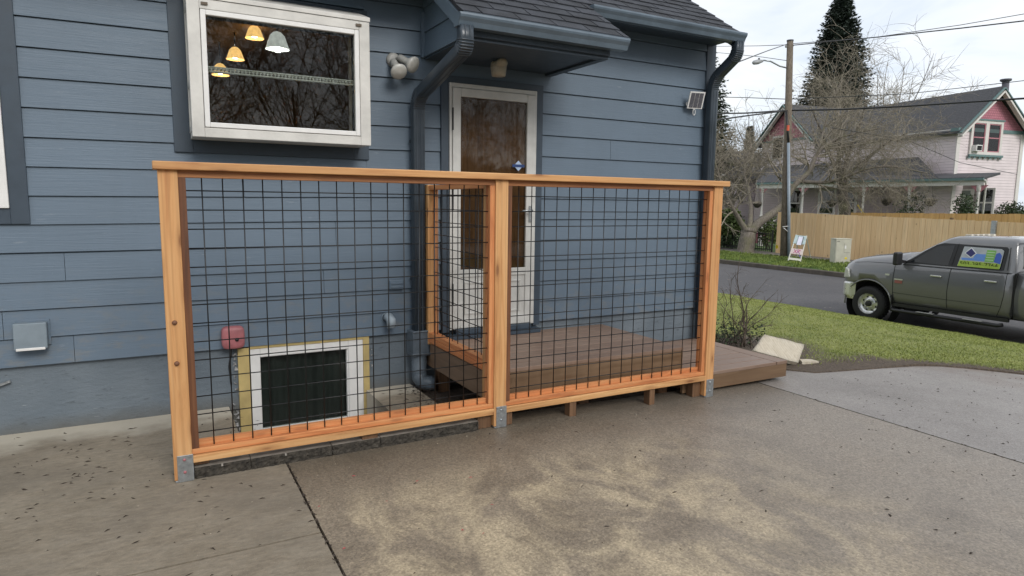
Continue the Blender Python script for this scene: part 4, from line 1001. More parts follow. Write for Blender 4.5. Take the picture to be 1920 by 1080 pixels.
# handles, badges, mirrors, steps
for s in (-1, 1):
    for d in (1.33, 2.27):
        h_ = MB().beam((s*.985, -d+.10, 1.085), (s*.985, -d-.10, 1.085), .028, .030, (0,0,1)).build('door_handle', M['chrome'], body, bevel=.008, local=True)
    m_ = MB(); m_.box(min(s*1.02, s*1.22), max(s*1.02, s*1.22), -.70, -.60, 1.24, 1.50); mo = m_.build('mirror', M['black'], truck, bevel=.03, local=True)
    MB().beam((s*.92, -.67, 1.30), (s*1.05, -.65, 1.32), .07, .06).build('mirror_arm', M['black'], mo, local=True)
    st_ = MB().tube([(s*.93,-.50,.33),(s*.985,-.56,.315),(s*.985,-2.45,.315),(s*.93,-2.52,.33)], .035, 10).build('step_bar', M['black'], truck, local=True)
    for d in (1.2, 2.05): MB().box(min(s*.95,s*1.04), max(s*.95,s*1.04), -d-.16, -d+.16, .343, .355).build('step_pad', M['grey_plastic'], st_, bevel=.006, local=True)
    MB().box(min(s*.90,s*.955), max(s*.90,s*.955), -2.6, -.5, .39, .455).build('rocker', M['black'], truck, local=True)
    MB().box(min(s*.86,s*.99), max(s*.86,s*.99), -.52, -.50, .28, .62).build('mud_flap', M['black'], truck, local=True)
    MB().box(min(s*.976,s*.982), max(s*.976,s*.982), -.70, -.53, .93, .955).build('badge', M['chrome'], body, local=True)
    MB().box(min(s*.978,s*.983), max(s*.978,s*.983), -.695, -.545, .865, .925).build('badge', flat('red_grey_badge', (.26,.09,.08), .35), body, local=True)
    MB().box(min(s*.962,s*.970), max(s*.962,s*.970), -.42, -.33, 1.0, 1.035).build('badge', M['chrome'], body, local=True)
    hl = MB(); hl.hexa([(s*.62,.685,.85),(s*.87,.655,.85),(s*.985,.44,.87),(s*.62,.40,.86),(s*.62,.67,1.06),(s*.86,.635,1.08),(s*.975,.50,1.05),(s*.62,.42,1.05)]); hl.build('headlight', M['lens'], truck, bevel=.02, local=True)
bp = [(-.985,.40),(-.97,.50),(-.92,.58),(-.82,.65),(-.5,.70),(.5,.70),(.82,.65),(.92,.58),(.97,.50),(.985,.40)]
mb = MB()
for (xa, ya), (xb, yb) in zip(bp, bp[1:]):
    mb.hexa([(xa*.96,ya-.10,.42),(xb*.96,yb-.10,.42),(xb*.985,yb-.03,.42),(xa*.985,ya-.03,.42),(xa*.96,ya-.10,.79),(xb*.96,yb-.10,.79),(xb,yb,.77),(xa,ya,.77)])
    mb.hexa([(xa*.985,ya-.03,.425),(xb*.985,yb-.03,.425),(xb*1.012,yb+.014,.50),(xa*1.012,ya+.014,.50),(xa*.985,ya-.03,.765),(xb*.985,yb-.03,.765),(xb*1.008,yb+.010,.755),(xa*1.008,ya+.010,.755)])
mb.build('front_bumper', M['chrome'], truck, bevel=.01, local=True)
MB().box(-.58, .58, .62, .672, .82, 1.12).build('grille', M['chrome'], truck, bevel=.02, local=True)
MB().box(-.95, .95, -5.02, -4.92, .5, .72).build('rear_bumper', M['chrome'], truck, bevel=.02, local=True)
for s in (-1, 1): MB().box(min(s*.80,s*.95), max(s*.80,s*.95), -4.915, -4.88, .9, 1.25).build('tail_light', flat('red_lens', (.35,.02,.02), .2), truck, local=True)
hs = MB(); hs.hexa([(-.30,.42,1.30),(.30,.42,1.30),(.34,-.45,1.41),(-.34,-.45,1.41),(-.24,.36,1.345),(.24,.36,1.345),(.30,-.42,1.462),(-.30,-.42,1.462)]); hs.build('hood_scoop', M['paint'], body, bevel=.03, local=True)
for k in range(5): MB().box(-.44+.2*k, -.36+.2*k, -1.62, -1.50, 1.845, 1.885).build('roof_light', flat('pale_clearance_light', (.55,.50,.40), .3), cab, bevel=.012, local=True)
wipers = MB().beam((-.62,-.55,1.335),(-.05,-.66,1.39),.02,.02); wipers.build('wiper', M['black'], cab, local=True)
# wheels
def wheel(x, y, s):
    w = MB(); T = .362
    w.lathe([(.215,-.12),(.30,-.135),(.345,-.12),(T,-.085),(T,.085),(.345,.12),(.30,.135),(.215,.12)], (x,y,T), (s,0,0), 36)
    wo_ = w.build('wheel', M['rubber'], truck, local=True)
    tr = MB()
    for k in range(36):
        t = 2*math.pi*k/36
        for off in (-.05, .05): c = Vector((x+off, y+(T+.004)*math.cos(t+off), T+(T+.004)*math.sin(t+off))); tr.beam(c-Vector((.035,0,0)), c+Vector((.035,0,0)), .03, .014, (0, math.cos(t), math.sin(t)))
    tr.build('tread', M['rubber'], wo_, local=True)
    rm = MB(); rm.lathe([(.222,.125),(.222,.105),(.20,.085),(.185,.03),(.12,.055),(.095,.075),(.075,.075),(0,.075)], (x,y,T), (s,0,0), 32); rm.build('rim', M['chrome'], wo_, local=True)
    hb = MB(); hb.lathe([(.062,.07),(.058,.12),(.04,.125),(0,.125)], (x,y,T), (s,0,0), 16); hb.build('hub_cap', M['black'], wo_, local=True)
    nu_ = MB()
    for k in range(8): t = 2*math.pi*k/8; nu_.lathe([(.013,.065),(.012,.098),(0,.1)], (x, y+.086*math.cos(t), T+.086*math.sin(t)), (s,0,0), 6)
    nu_.build('lug_nuts', M['chrome'], wo_, local=True)
    ho = MB()
    for k in range(8): t = 2*math.pi*(k+.5)/8; ho.lathe([(.024,.052),(.0,.0525)], (x, y+.152*math.cos(t), T+.152*math.sin(t)), (s,-.28*math.cos(t),-.28*math.sin(t)), 12)
    ho.build('rim_hole', M['seam'], wo_, local=True)
for s in (-1, 1):
    wheel(s*.84, 0, s); wheel(s*.84, -3.8, s)
MB().box(-.75, .75, -4.7, .5, .42, .56).build('chassis', M['seam'], truck, local=True)
rk = MB()
rk.box(-.86, .86, -2.80, -2.74, 1.90, 1.955); rk.box(-.86, .86, -4.85, -4.79, 1.90, 1.955)
for s in (-1, 1): rk.box(s*.86-.03, s*.86+.03, -4.85, -2.74, 1.88, 1.90); rk.box(s*.86-.025, s*.86+.025, -2.79, -2.75, 1.26, 1.88); rk.box(s*.86-.025, s*.86+.025, -4.84, -4.80, 1.26, 1.88)
rk.build('ladder_rack', M['black'], truck, local=True)
# printed sign in the rear door window (left side)
def text_mesh(txt, size, name, mat, parent, M4, extrude=.0):
    cu = bpy.data.curves.new(name, 'FONT'); cu.body = txt; cu.size = size; cu.align_x = 'CENTER'; cu.align_y = 'CENTER'; cu.extrude = extrude; cu.resolution_u = 3
    ob = bpy.data.objects.new(name, cu); COL.objects.link(ob); bpy.context.view_layer.update()
    me = bpy.data.meshes.new_from_object(ob.evaluated_get(bpy.context.evaluated_depsgraph_get())); bpy.data.objects.remove(ob); bpy.data.curves.remove(cu)
    me.transform(M4); me.materials.clear(); me.materials.append(mat)
    o = bpy.data.objects.new(name, me); COL.objects.link(o); o.parent = parent; return o
def sgn(pts, off, name, rgb, parent): return sidepoly(pts, off, name, flat('print_'+name, rgb, .4, bump=0), parent, (-1,))
sg = sgn([(1.665,1.312),(1.705,1.675),(2.325,1.665),(2.37,1.635),(2.37,1.325),(2.36,1.312)], .0095, 'window_sign', (.36,.38,.40), cab)
sg['label'] = 'printed window sign with a phone number on a lime band'
sgn([(1.668,1.312),(1.682,1.420),(2.368,1.408),(2.368,1.326),(2.36,1.312)], .0115, 'lime_band', (.27,.38,.045), sg)
sgn([(1.70,1.47),(1.90,1.47),(1.93,1.555),(2.12,1.555),(2.15,1.43),(1.72,1.43)], .0115, 'printed_van', (.10,.22,.55), sg)
sgn([(2.10,1.425),(2.10,1.635),(2.25,1.635),(2.25,1.425)], .013, 'green_panel', (.16,.36,.08), sg)
sgn([(2.25,1.43),(2.26,1.58),(2.31,1.60),(2.355,1.55),(2.36,1.40)], .012, 'printed_figure', (.04,.10,.42), sg)
sgn([(1.735,1.555),(1.86,1.47),(1.945,1.56),(1.83,1.665)], .0135, 'diamond_border', (.62,.64,.66), sg)
sgn([(1.755,1.557),(1.86,1.49),(1.925,1.562),(1.835,1.645)], .0155, 'diamond_logo', (.02,.02,.12), sg)
tl = math.atan2(gw_(1.30)-gw_(1.45), .15)
Mx = Matrix.Translation((-(gw_(1.365)+.0165), -2.02, 1.362)) @ Matrix.Rotation(-tl, 4, 'Y') @ Matrix(((0,0,-1,0),(-1,0,0,0),(0,1,0,0),(0,0,0,1)))
text_mesh('503-385-7764', .112, 'phone_number', flat('print_black', (.015,.02,.01), .5, bump=0), sg, Mx)
for i in range(4): sgn([(2.11,1.455+.045*i),(2.11,1.465+.045*i),(2.235,1.465+.045*i),(2.235,1.455+.045*i)], .0145, 'text_line', (.45,.55,.40), sg)

# ------------------------------------------------------------------ trees
def m_barky(name, a, b, moss=0):
    t = NT(name); v = t.wco((4, 4, 1.2)); n = t.noise(v, 5, 5, .7); c = t.ramp(n, [(.3, a), (.7, b)])
    if moss: c = t.mix(t.mr(t.noise(t.wco(), 2.2, 4), .5, .65, 0, moss), c, (.16, .17, .06))
    return t.fin(c, .9, n, .6, .03)
M['bark_grey'] = m_barky('grey_mossy_bark', (.085, .073, .060), (.23, .20, .165), .3)
M['twig'] = m_barky('pale_lichen_twigs', (.165, .14, .108), (.36, .315, .25), .2)
M['bark_dark'] = m_barky('dark_wet_bark', (.022, .018, .015), (.075, .06, .048), .25)
def grow(mb, p, d, L, r, lev, rng, cfg):
    n = cfg.get('seg', 4); pts = [p]; rad = [r]; q = p.copy(); dd = d.copy()
    for i in range(n):
        dd = (dd + Vector((rng.gauss(0,1), rng.gauss(0,1), rng.gauss(0,1)))*cfg['wig'] + Vector((0,0,cfg['lift'][min(lev, len(cfg['lift'])-1)]))).normalized()
        q = q + dd*(L/n); pts.append(q.copy()); rad.append(r*(1-.62*(i+1)/n))
    mb.tube(pts, rad, 5 if r > .03 else 3, caps=False)
    if lev >= cfg['lev']: return
    for c in range(cfg['kids'][lev]):
        t = rng.uniform(.25, 1.0); i = min(n-1, int(t*n)); f = t*n-i; b = pts[i]*(1-f)+pts[i+1]*f
        ax = (pts[i+1]-pts[i]).normalized(); o_ = ax.orthogonal().normalized(); o_ = Matrix.Rotation(rng.uniform(0, 6.283), 3, ax) @ o_
        a = rng.uniform(*cfg['ang']); nd = (ax*math.cos(a)+o_*math.sin(a)).normalized()
        grow(mb, b, nd, L*rng.uniform(*cfg['len']), max(cfg['rmin'], rad[i]*rng.uniform(.45,.68)), lev+1, rng, cfg)
def limb(mb, pts, r0, r1, n=8):
    P = [Vector(p) for p in pts]; out = []
    for i in range(len(P)-1):
        a, b, c, d = P[max(i-1,0)], P[i], P[i+1], P[min(i+2,len(P)-1)]
        for k in range(4):
            t = k/4; out.append(.5*((2*b)+(c-a)*t+(2*a-5*b+4*c-d)*t*t+(3*b-a-3*c+d)*t**3)+Vector((noise.noise(b*3+Vector((k,0,0))),noise.noise(b*3+Vector((0,k,0))),0))*r0*.15)
    out.append(P[-1]); m = len(out); rad = [r0+(r1-r0)*(i/(m-1))**.8 for i in range(m)]; mb.tube(out, rad, n); return out, rad
TW = dict(wig=.15, lift=[.06, .0, -.05, -.08], lev=3, kids=[7, 6, 4], ang=(.35, 1.15), len=(.42, .72), rmin=.008, seg=5)
# big gnarled street tree
base = aZ(1398, 472, -.60); D0 = (base-CAM).dot(FW)
tree = thing('bare_tree', 'gnarled leafless street tree with a mossy limb leaning past the utility pole', 'tree', base)
tk = MB(); P = lambda x, y, dd=0: aD(x, y, D0+dd)
limb(tk, [base+Vector((0,0,-.15)), P(1400,455), P(1403,438), P(1405,428)], .40, .30, 12)
A, Ar = limb(tk, [P(1404,440), P(1420,420,.1), P(1445,402,.2), P(1466,385,.3), P(1486,352,.2), P(1516,322,.3), P(1534,286,.5), P(1565,262,.6), P(1605,250,.4), P(1650,240,.2)], .235, .035)
B, Br = limb(tk, [P(1400,436), P(1385,410,-.2), P(1368,380,-.6), P(1352,345,-.9), P(1340,300,-1.2)], .16, .03)
C_, Cr = limb(tk, [P(1500,340,.3), P(1545,342,0), P(1585,332,-.4), P(1620,318,-.8), P(1670,312,-1.2), P(1740,325,-1.6)], .10, .025)
E_, Er = limb(tk, [P(1404,432), P(1408,395,.4), P(1404,360,.8), P(1396,318,1.0), P(1410,270,1.2)], .13, .03)
F_, Fr = limb(tk, [P(1534,286,.5), P(1545,240,.8), P(1560,190,1.0), P(1580,150,1.1)], .07, .02)
tk.build('trunk', M['bark_grey'], tree)
tw = MB(); rg = random.Random(5)
def sprout(path, rad, n, L, t0=.3, up=.35, lev=1, cfg=TW):
    for k in range(n):
        t = rg.uniform(t0, 1); i = min(len(path)-2, int(t*(len(path)-1))); ax = (path[i+1]-path[i]).normalized()
        o_ = Matrix.Rotation(rg.uniform(0, 6.283), 3, ax) @ ax.orthogonal().normalized()
        grow(tw, path[i], (o_+Vector((0,0,up))+ax*.5).normalized(), rg.uniform(.5, 1)*L, max(.012, rad[i]*.4), lev, rg, cfg)
sprout(A, Ar, 42, 3.1, .4, .2); sprout(C_, Cr, 50, 2.3, .15, -.05); sprout(B, Br, 14, 2.0, .35, .2); sprout(E_, Er, 14, 2.2, .4, .35); sprout(F_, Fr, 16, 2.8, .1, .6)
tw.build('crown', M['twig'], tree)
# second tree, dark upright trunk behind the fence
b2_ = aD(1584, 420, 36); b2_.z = -.5
t2 = thing('bare_tree', 'leafless yard tree with a dark upright trunk behind the board fence', 'tree', b2_)
tk = MB(); P2 = lambda x, y, dd=0: aD(x, y, 36+dd)
A, Ar = limb(tk, [b2_, P2(1584,400), P2(1580,365), P2(1578,335)], .34, .24, 10)
paths = [limb(tk, [P2(1579,345), P2(1560,300,.5), P2(1545,260,.8), P2(1520,200,1)], .15, .03), limb(tk, [P2(1578,340), P2(1590,290,-.5), P2(1605,250,-.8), P2(1625,190,-1)], .15, .03), limb(tk, [P2(1579,338), P2(1610,310,-.8), P2(1660,270,-1.5), P2(1700,250,-2)], .12, .03), limb(tk, [P2(1578,336), P2(1572,280,.6), P2(1578,220,.4), P2(1590,150,.2)], .13, .025)]
tk.build('trunk', M['bark_dark'], t2); tw = MB()
for pa, ra in paths: sprout(pa, ra, 15, 2.8, .25, .45)
tw.build('crown', M['twig'], t2)
def simple_tree(px, py, D, label, Hm, n, L, seed, mat='twig', zb=-.5, spread=.55, cfg=TW, r=.16):
    global tw, rg
    rg = random.Random(seed); b_ = aD(px, py, D); b_.z = zb
    t = thing('bare_tree', label, 'tree', b_); tk = MB(); tw = MB()
    A, Ar = limb(tk, [b_, b_+Vector((.05,0,Hm*.25)), b_+Vector((-.1,.1,Hm*.45))], r, r*.7)
    for k in range(n):
        a = 6.283*k/n+rg.uniform(-.4,.4); d = Vector((math.cos(a)*spread, math.sin(a)*spread, 1)).normalized(); s = b_+Vector((0,0,Hm*rg.uniform(.2,.45)))
        pa, ra = limb(tk, [s, s+d*Hm*.22+Vector((0,0,.1)), s+d*Hm*.42+Vector((rg.gauss(0,.3),rg.gauss(0,.3),.2)), s+d*Hm*.6+Vector((rg.gauss(0,.4),rg.gauss(0,.4),.2))], r*.5, .015, 6)
        sprout(pa, ra, L, Hm*.24, .25, .5, 1, cfg)
    tk.build('trunk', M['bark_dark' if mat == 'bark_dark' else 'bark_grey'], t); tw.build('crown', M[mat], t)
simple_tree(1368, 440, 33, 'dense leafless shrub-like tree close to the house corner downspout', 5.2, 9, 9, 21, cfg=dict(TW, lev=3, kids=[6,6,4]), r=.12)
simple_tree(1745, 420, 66, 'distant leafless tree rising over the neighbouring roof ridge', 12.5, 7, 9, 22, cfg=dict(TW, lev=2, wig=.09, rmin=.02, kids=[7,6,4]), spread=.42)
simple_tree(1655, 420, 58, 'tall leafless tree beside the big fir', 14.5, 6, 9, 23, cfg=dict(TW, lev=2, wig=.09, rmin=.018, kids=[7,6,4]), spread=.35)
simple_tree(1415, 430, 60, 'far leafless tree showing between utility pole and house corner', 11.0, 6, 8, 24, cfg=dict(TW, lev=2, wig=.09, rmin=.018, kids=[7,6,4]), spread=.4)
# conifers
def m_needles(name, a, b):
    t = NT(name); n = t.noise(t.wco(), 1.2, 5, .6); return t.fin(t.ramp(n, [(.3, a), (.7, b)]), .8)
M['needle'] = m_needles('fir_needles', (.034, .048, .040), (.088, .112, .090)); M['needle2'] = m_needles('cedar_needles', (.032, .048, .026), (.085, .110, .055))
def conifer(px, D, ytop, rad, label, seed, mat, nb=900, yb=440, power=.85, leaf=.30):
    rng = random.Random(seed); b_ = aD(px, yb, D); top = aD(px, ytop, D); b_.z = -.5; Ht = top.z-b_.z
    t = thing('conifer', label, 'tree', b_); tk = MB()
    tk.tube([b_, Vector((b_.x,b_.y,b_.z+Ht*.5)), Vector((b_.x,b_.y,b_.z+Ht*.98))], [rad*.085, rad*.05, .03], 8); tk.build('trunk', M['bark_dark'], t)
    mb = MB(); V = []; F = []
    for k in range(nb):
        u = rng.random()**.8; h = Ht*(.06+.93*u); a = rng.uniform(0, 6.283); R_ = rad*((1-u)**power)*rng.uniform(.66, 1.0)*(1+.34*noise.noise(Vector((math.cos(a)*1.6, math.sin(a)*1.6, h*.55+seed*7))))+.12; d = Vector((math.cos(a), math.sin(a), 0)); nseg = max(3, int(R_/.26)); p0 = Vector((b_.x, b_.y, b_.z+h))
        droop = rng.uniform(.10, .34)
        for i in range(nseg):
            f = (i+.6)/nseg
            if f < .18: continue
            c = p0+d*R_*f+Vector((0,0,-droop*R_*f+.22*R_*f*f))
            for j in range(5):
                s = leaf*rng.uniform(.5, 1.15)*(1.1-.45*f); side = Vector((-d.y, d.x, 0))*rng.choice((-1, 1))
                e1 = (d*rng.uniform(.2,1)+side*rng.uniform(.1,1)+Vector((0,0,rng.uniform(-.45,.35)))).normalized()*s; e2 = e1.cross(Vector((rng.gauss(0,.4),rng.gauss(0,.4),1))).normalized()*s*.28
                n_ = len(V); V += [c-e2, c+e2, c+e1+e2*.15]; F.append((n_, n_+1, n_+2))
        n_ = len(V)
    mb.v = V; mb.f = F; mb.sm = [False]*len(F); mb.build('crown', M[mat], t)
conifer(1547, 62, -8, 5.7, 'tall dark fir towering behind the pink gabled house', 3, 'needle', 3000, power=.70, leaf=.46)
conifer(1294, 56, 55, 4.7, 'dark cedar partly hidden by the blue house corner', 4, 'needle2', 2300, power=.7, leaf=.46)
conifer(1395, 75, 238, 2.3, 'small far conifer left of the pink gable', 6, 'needle', 800, leaf=.42)
# leafy bushes
M['leaf'] = m_needles('laurel_leaves', (.035, .060, .014), (.13, .17, .045)); M['leaf_dark'] = m_needles('dark_shrub_leaves', (.018, .032, .012), (.055, .085, .030))
def bush(px, py, D, rx, rz, label, seed, mat, n=1500, leaf=.12, zb=None):
    rng = random.Random(seed); c = aD(px, py, D); t = thing('shrub', label, 'shrub', (c.x, c.y, (zb if zb is not None else c.z-rz)))
    lumps = [(c+Vector((rng.uniform(-.6,.6)*rx, rng.uniform(-.5,.5)*rx, rng.uniform(-.5,.5)*rz)), rng.uniform(.4,.65)) for _ in range(9)]
    mb = MB(); V = []; F = []
    for k in range(n):
        cc, f = rng.choice(lumps); d = Vector((rng.gauss(0,1), rng.gauss(0,1), rng.gauss(0,1))).normalized()*rng.uniform(.6,1.05); p_ = cc+Vector((d.x*rx*f, d.y*rx*f, d.z*rz*f))
        e1 = Vector((rng.gauss(0,1), rng.gauss(0,1), rng.gauss(0,.7))).normalized()*leaf*rng.uniform(.6,1.2); e2 = e1.cross(Vector((rng.gauss(0,1), rng.gauss(0,1), 1))).normalized()*leaf*.38
        n_ = len(V); V += [p_-e1*.5, p_+e2, p_+e1*.5, p_-e2]; F.append((n_,n_+1,n_+2,n_+3))
    mb.v = V; mb.f = F; mb.sm = [False]*len(F); mb.build('foliage', M[mat], t)
    st_ = MB()
    for k in range(4): st_.tube([(c.x+rng.uniform(-.1,.1), c.y+rng.uniform(-.1,.1), t.location.z), lumps[k][0]], [.025, .01], 5)
    st_.build('stem', M['bark_dark'], t)
bush(1368, 416, 32, .95, .75, 'bright green leafy laurel bush behind the black iron fence', 31, 'leaf', 2600, .17, -.5)
bush(1372, 445, 32, 1.2, .5, 'dark green low shrub along the black iron fence', 36, 'leaf_dark', 1600, .14, -.5)
bush(1441, 432, 30.5, .45, .75, 'ivy-clad shrub at the free end of the board fence', 32, 'leaf', 1600, .11, -.5)
bush(1900, 400, 38, 1.1, .75, 'rounded dark green shrub by the white siding wall', 33, 'leaf_dark', 1500, .11, -.5)
bush(1806, 400, 35, .75, 1.1, 'tall loose shrub beside the porch corner', 34, 'leaf_dark', 1300, .12, -.5)
bush(1706, 390, 38, .75, 1.2, 'dark climbing shrub on the porch post', 35, 'leaf_dark', 900, .12, -.5)
# bare twiggy shrub by the low platform
sh = thing('twiggy_shrub', 'leafless young shrub with thin upright stems beside the low platform', 'shrub', aZ(1392, 650, -.05))
rg = random.Random(9); tw = MB(); b0 = sh.location.copy()
for k, (px, py) in enumerate(((1388,480),(1372,520),(1378,540),(1440,560),(1455,575),(1420,545),(1400,530),(1352,540),(1430,600),(1362,585),(1345,560),(1448,610))):
    s = b0+Vector((rg.uniform(-.10,.10), rg.uniform(-.14,.14), 0)); e_ = aY(px, py, b0.y+rg.uniform(-.2,.25)); L_ = (e_-s)
    pts = [s, s+L_*.35+Vector((rg.gauss(0,.03),rg.gauss(0,.03),.05)), s+L_*.7+Vector((rg.gauss(0,.03),rg.gauss(0,.03),.03)), e_]; r0 = .011 if k in (3,0,5) else .006
    pa, ra = limb(tw, pts, r0, .0018, 5)
    for j in range(7): i = rg.randint(3, len(pa)-2); grow(tw, pa[i], ((pa[i+1]-pa[i]).normalized()+Vector((rg.gauss(0,.5),rg.gauss(0,.5),.3))).normalized(), rg.uniform(.08,.28), .0028, 2, rg, dict(TW, rmin=.0014, kids=[0,0,2]))
tw.build('stems', m_barky('brown_stems', (.05,.035,.025), (.17,.13,.10)), sh)
rg = random.Random(12)
b3 = aZ(1352, 640, -.04)
sh2 = thing('low_shrub', 'low tangled dead shrub against the house corner', 'shrub', b3); tw = MB()
for k in range(70):
    s = b3+Vector((rg.uniform(-.25,.25), rg.uniform(-.3,.3), 0)); d = Vector((rg.gauss(0,.7), rg.gauss(0,.7), rg.uniform(.2,.9))).normalized(); grow(tw, s, d, rg.uniform(.15,.42), .005, 2, rg, dict(TW, rmin=.0016, wig=.35, kids=[0,0,3]))
tw.build('stems', m_barky('dark_dead_stems', (.03,.024,.018), (.10,.08,.06)), sh2)
V = []; F = []
for k in range(500):
    c = b3+Vector((rg.uniform(-.3,.45), rg.uniform(-.35,.3), rg.uniform(.0,.22))); e1 = Vector((rg.gauss(0,1),rg.gauss(0,1),rg.gauss(0,.6))).normalized()*.035; e2 = e1.cross(Vector((rg.gauss(0,1),rg.gauss(0,1),1))).normalized()*.012
    n_ = len(V); V += [c-e1*.5, c+e2, c+e1*.5, c-e2]; F.append((n_,n_+1,n_+2,n_+3))
mb = MB(); mb.v = V; mb.f = F; mb.sm = [False]*len(F); mb.build('leaves', M['leaf_dark'], sh2)
# ------------------------------------------------------------------ utility pole and cables
M['pole'] = m_barky('weathered_pole', (.075, .058, .042), (.20, .165, .125)); M['conduit'] = flat('grey_conduit', (.21, .25, .29), .45)
pb = aZ(1471, 483, -.62); PD = (pb-CAM).dot(FW)
pole = thing('utility_pole', 'weathered wooden utility pole with street lamp arm and grey conduit', 'pole', pb)
ptop = aD(1481.5, 77, PD)
MB().tube([pb+Vector((0,0,-.3)), pb*.5+ptop*.5, ptop], [.175, .15, .125], 14).build('shaft', M['pole'], pole)
c0, c1 = aD(1479.5, 486, PD-.22), aD(1478.5, 268, PD-.22)
MB().tube([c0, c1], .062, 10).build('conduit', M['conduit'], pole)
MB().tube([c1, aD(1476.5, 240, PD-.2), aD(1474, 208, PD-.2)], .045, 8).build('riser_cable', M['black'], pole)
MB().lathe([(.055,-.11),(.055,.11)], aD(1477.5, 240, PD-.22), (0,0,1), 10).build('marker_band', flat('orange_tape', (.62,.10,.04), .5), pole)
MB().lathe([(.135,-.02),(.14,.04),(.0,.05)], ptop, (0,0,1), 14).build('cap', M['black'], pole)
arm = [aD(1478,128,PD), aD(1462,124,PD-.1), aD(1445,115,PD-.3), aD(1432,113,PD-.45)]
MB().tube(arm, .032, 8).build('lamp_arm', M['galv'], pole)
lh = aD(1421, 116, PD-.5); mb = MB(); ax = (arm[-1]-aD(1411,117,PD-.6)).normalized()
mb.tube([lh-ax*.27, lh-ax*.2, lh, lh+ax*.24], [.03,.085,.10,.05], 12); mb.build('lamp_head', flat('lamp_grey', (.30,.31,.32), .4), pole)
MB().lathe([(.04,0),(.04,.06),(.0,.07)], aD(1423, 112, PD-.5), (0,0,1), 10).build('photocell', M['black'], pole)
for px, py in ((1486,86),(1474,87),(1487,170)): MB().lathe([(.03,-.05),(.055,0),(.03,.05)], aD(px,py,PD), (0,0,1), 10).build('insulator', M['grey_plastic'], pole)
for k, (pa, pb_) in enumerate((((1467,425),(1481,424)),((1469,427),(1477,434)))): MB().tube([aD(*pa,PD-.25), aD(*pb_,PD-.25)], .012, 6).build('strap', M['white'], pole)
def cable(pts, r, label):
    P_ = [q if isinstance(q, Vector) else aD(*q) for q in pts]; out = []
    for i in range(len(P_)-1):
        for k in range(6): out.append(P_[i].lerp(P_[i+1], k/6))
    out.append(P_[-1]); mb = MB(); mb.tube(out, r, 5); tag(mb.build('cable', M['black']), label, 'cable', 'overhead cables')
cable([(1478,207,PD),(1580,205,PD-1),(1700,199,PD-2),(1820,191,PD-3),(1990,180,PD-5)], .036, 'thickest black cable crossing in front of the neighbouring roof')
cable([Vector((24,95,6.6)),(1300,214,PD+8),(1400,212,PD+3),(1478,207,PD)], .036, 'thick black cable running from the pole behind the blue house')
cable([Vector((4.86,7.5,3.25)),(1320,228,PD-6),(1400,217,PD-3),(1478,207,PD)], .028, 'thin black cable dropping from the pole towards the blue house')
cable([(1484,85,PD),(1650,69,PD-3),(1800,53,PD-6),(1990,31,PD-9)], .020, 'high power cable leaving the pole top, lower of two')
cable([(1484,82,PD+3),(1640,70,PD+3),(1800,47,PD+2),(1990,14,PD)], .015, 'high power cable leaving the pole top, upper of two')
cable([(1478,84,PD),(1420,86,PD+6),(1340,87,PD+14),Vector((24,95,10.5))], .015, 'level cable from the pole top towards the left')
cable([(1478,82,PD),(1440,95,PD-6),(1380,118,PD-12),(1335,134,PD-16.5),Vector((4.86,6.6,4.9))], .016, 'cable slanting down from the pole top to the blue house')
cable([(1478,114,PD),(1430,107,PD+4),(1330,97,PD+14),Vector((24.3,95,10.0))], .014, 'slack cable just above the street lamp head')
cable([(1478,186,PD),(1400,183,PD+5),(1300,181,PD+12),Vector((24.3,95,7.6))], .018, 'level cable at mid height left of the pole')
cable([(1478,186,PD),(1700,176,PD+2),(1800,165,PD+2),(1990,143,PD)], .016, 'cable rising past the chimney of the neighbouring house')
cable([(1560,240,PD),(1700,262,PD+3),(1800,305,PD+5),(1907,327,PD+8)], .014, 'service cable drooping to the white siding wall')

# ------------------------------------------------------------------ folding barricade sign
fa, fb = aZ(1477.5, 489, -.62), aZ(1500, 492, -.66); D1 = (fa-CAM).dot(FW)
bar = thing('barricade_sign', 'white folding barricade sign with graffiti standing by the pole', 'sign', (fa+fb)*.5)
tl_, tr_ = aD(1493, 440.5, D1+.25), aD(1512, 442.5, D1+.05); rl, rr_ = aD(1496, 488, D1+1.0), aD(1521, 489.5, D1+.75)
M['bwhite'] = flat('scuffed_white_plastic', (.56, .55, .48), .6, var=.18, nscale=8)
for a, b in ((fa, tl_), (fb, tr_), (rl, tl_), (rr_, tr_)): MB().beam(a, b, .075, .03, (RT)).build('leg', M['bwhite'], bar, bevel=.006)
def bpan(u0, u1, v0, v1, name, mat, off=.0, t=.02, par=None):
    def at_(u, v): return (fa*(1-v)+tl_*v)*(1-u)+(fb*(1-v)+tr_*v)*u
    nrm = (fb-fa).cross(tl_-fa).normalized()
    if nrm.dot(CAM-fa) < 0: nrm = -nrm
    q = [at_(u0,v0), at_(u1,v0), at_(u1,v1), at_(u0,v1)]
    return MB().hexa([p_+nrm*(off+.0) for p_ in q]+[p_+nrm*(off+t) for p_ in q]).build(name, mat, par or bar)
up_b = bpan(-.05, 1.05, .66, .98, 'upper_board', flat('pale_blue_board', (.40,.50,.50), .6, var=.2), .02)
lo_b = bpan(-.03, 1.03, .27, .47, 'lower_board', flat('pinkish_board', (.55,.46,.44), .6, var=.15), .02)
bpan(0, 1, .04, .12, 'foot_board', M['bwhite'], .015)
bpan(.30, .72, .62, .93, 'paper_notice', flat('white_paper', (.66,.66,.76), .7), .043, .004, up_b)
for u in ((.27, .30), (.74, .80)): bpan(u[0], u[1], .63, .95, 'strap', M['black'], .042, .004, up_b)
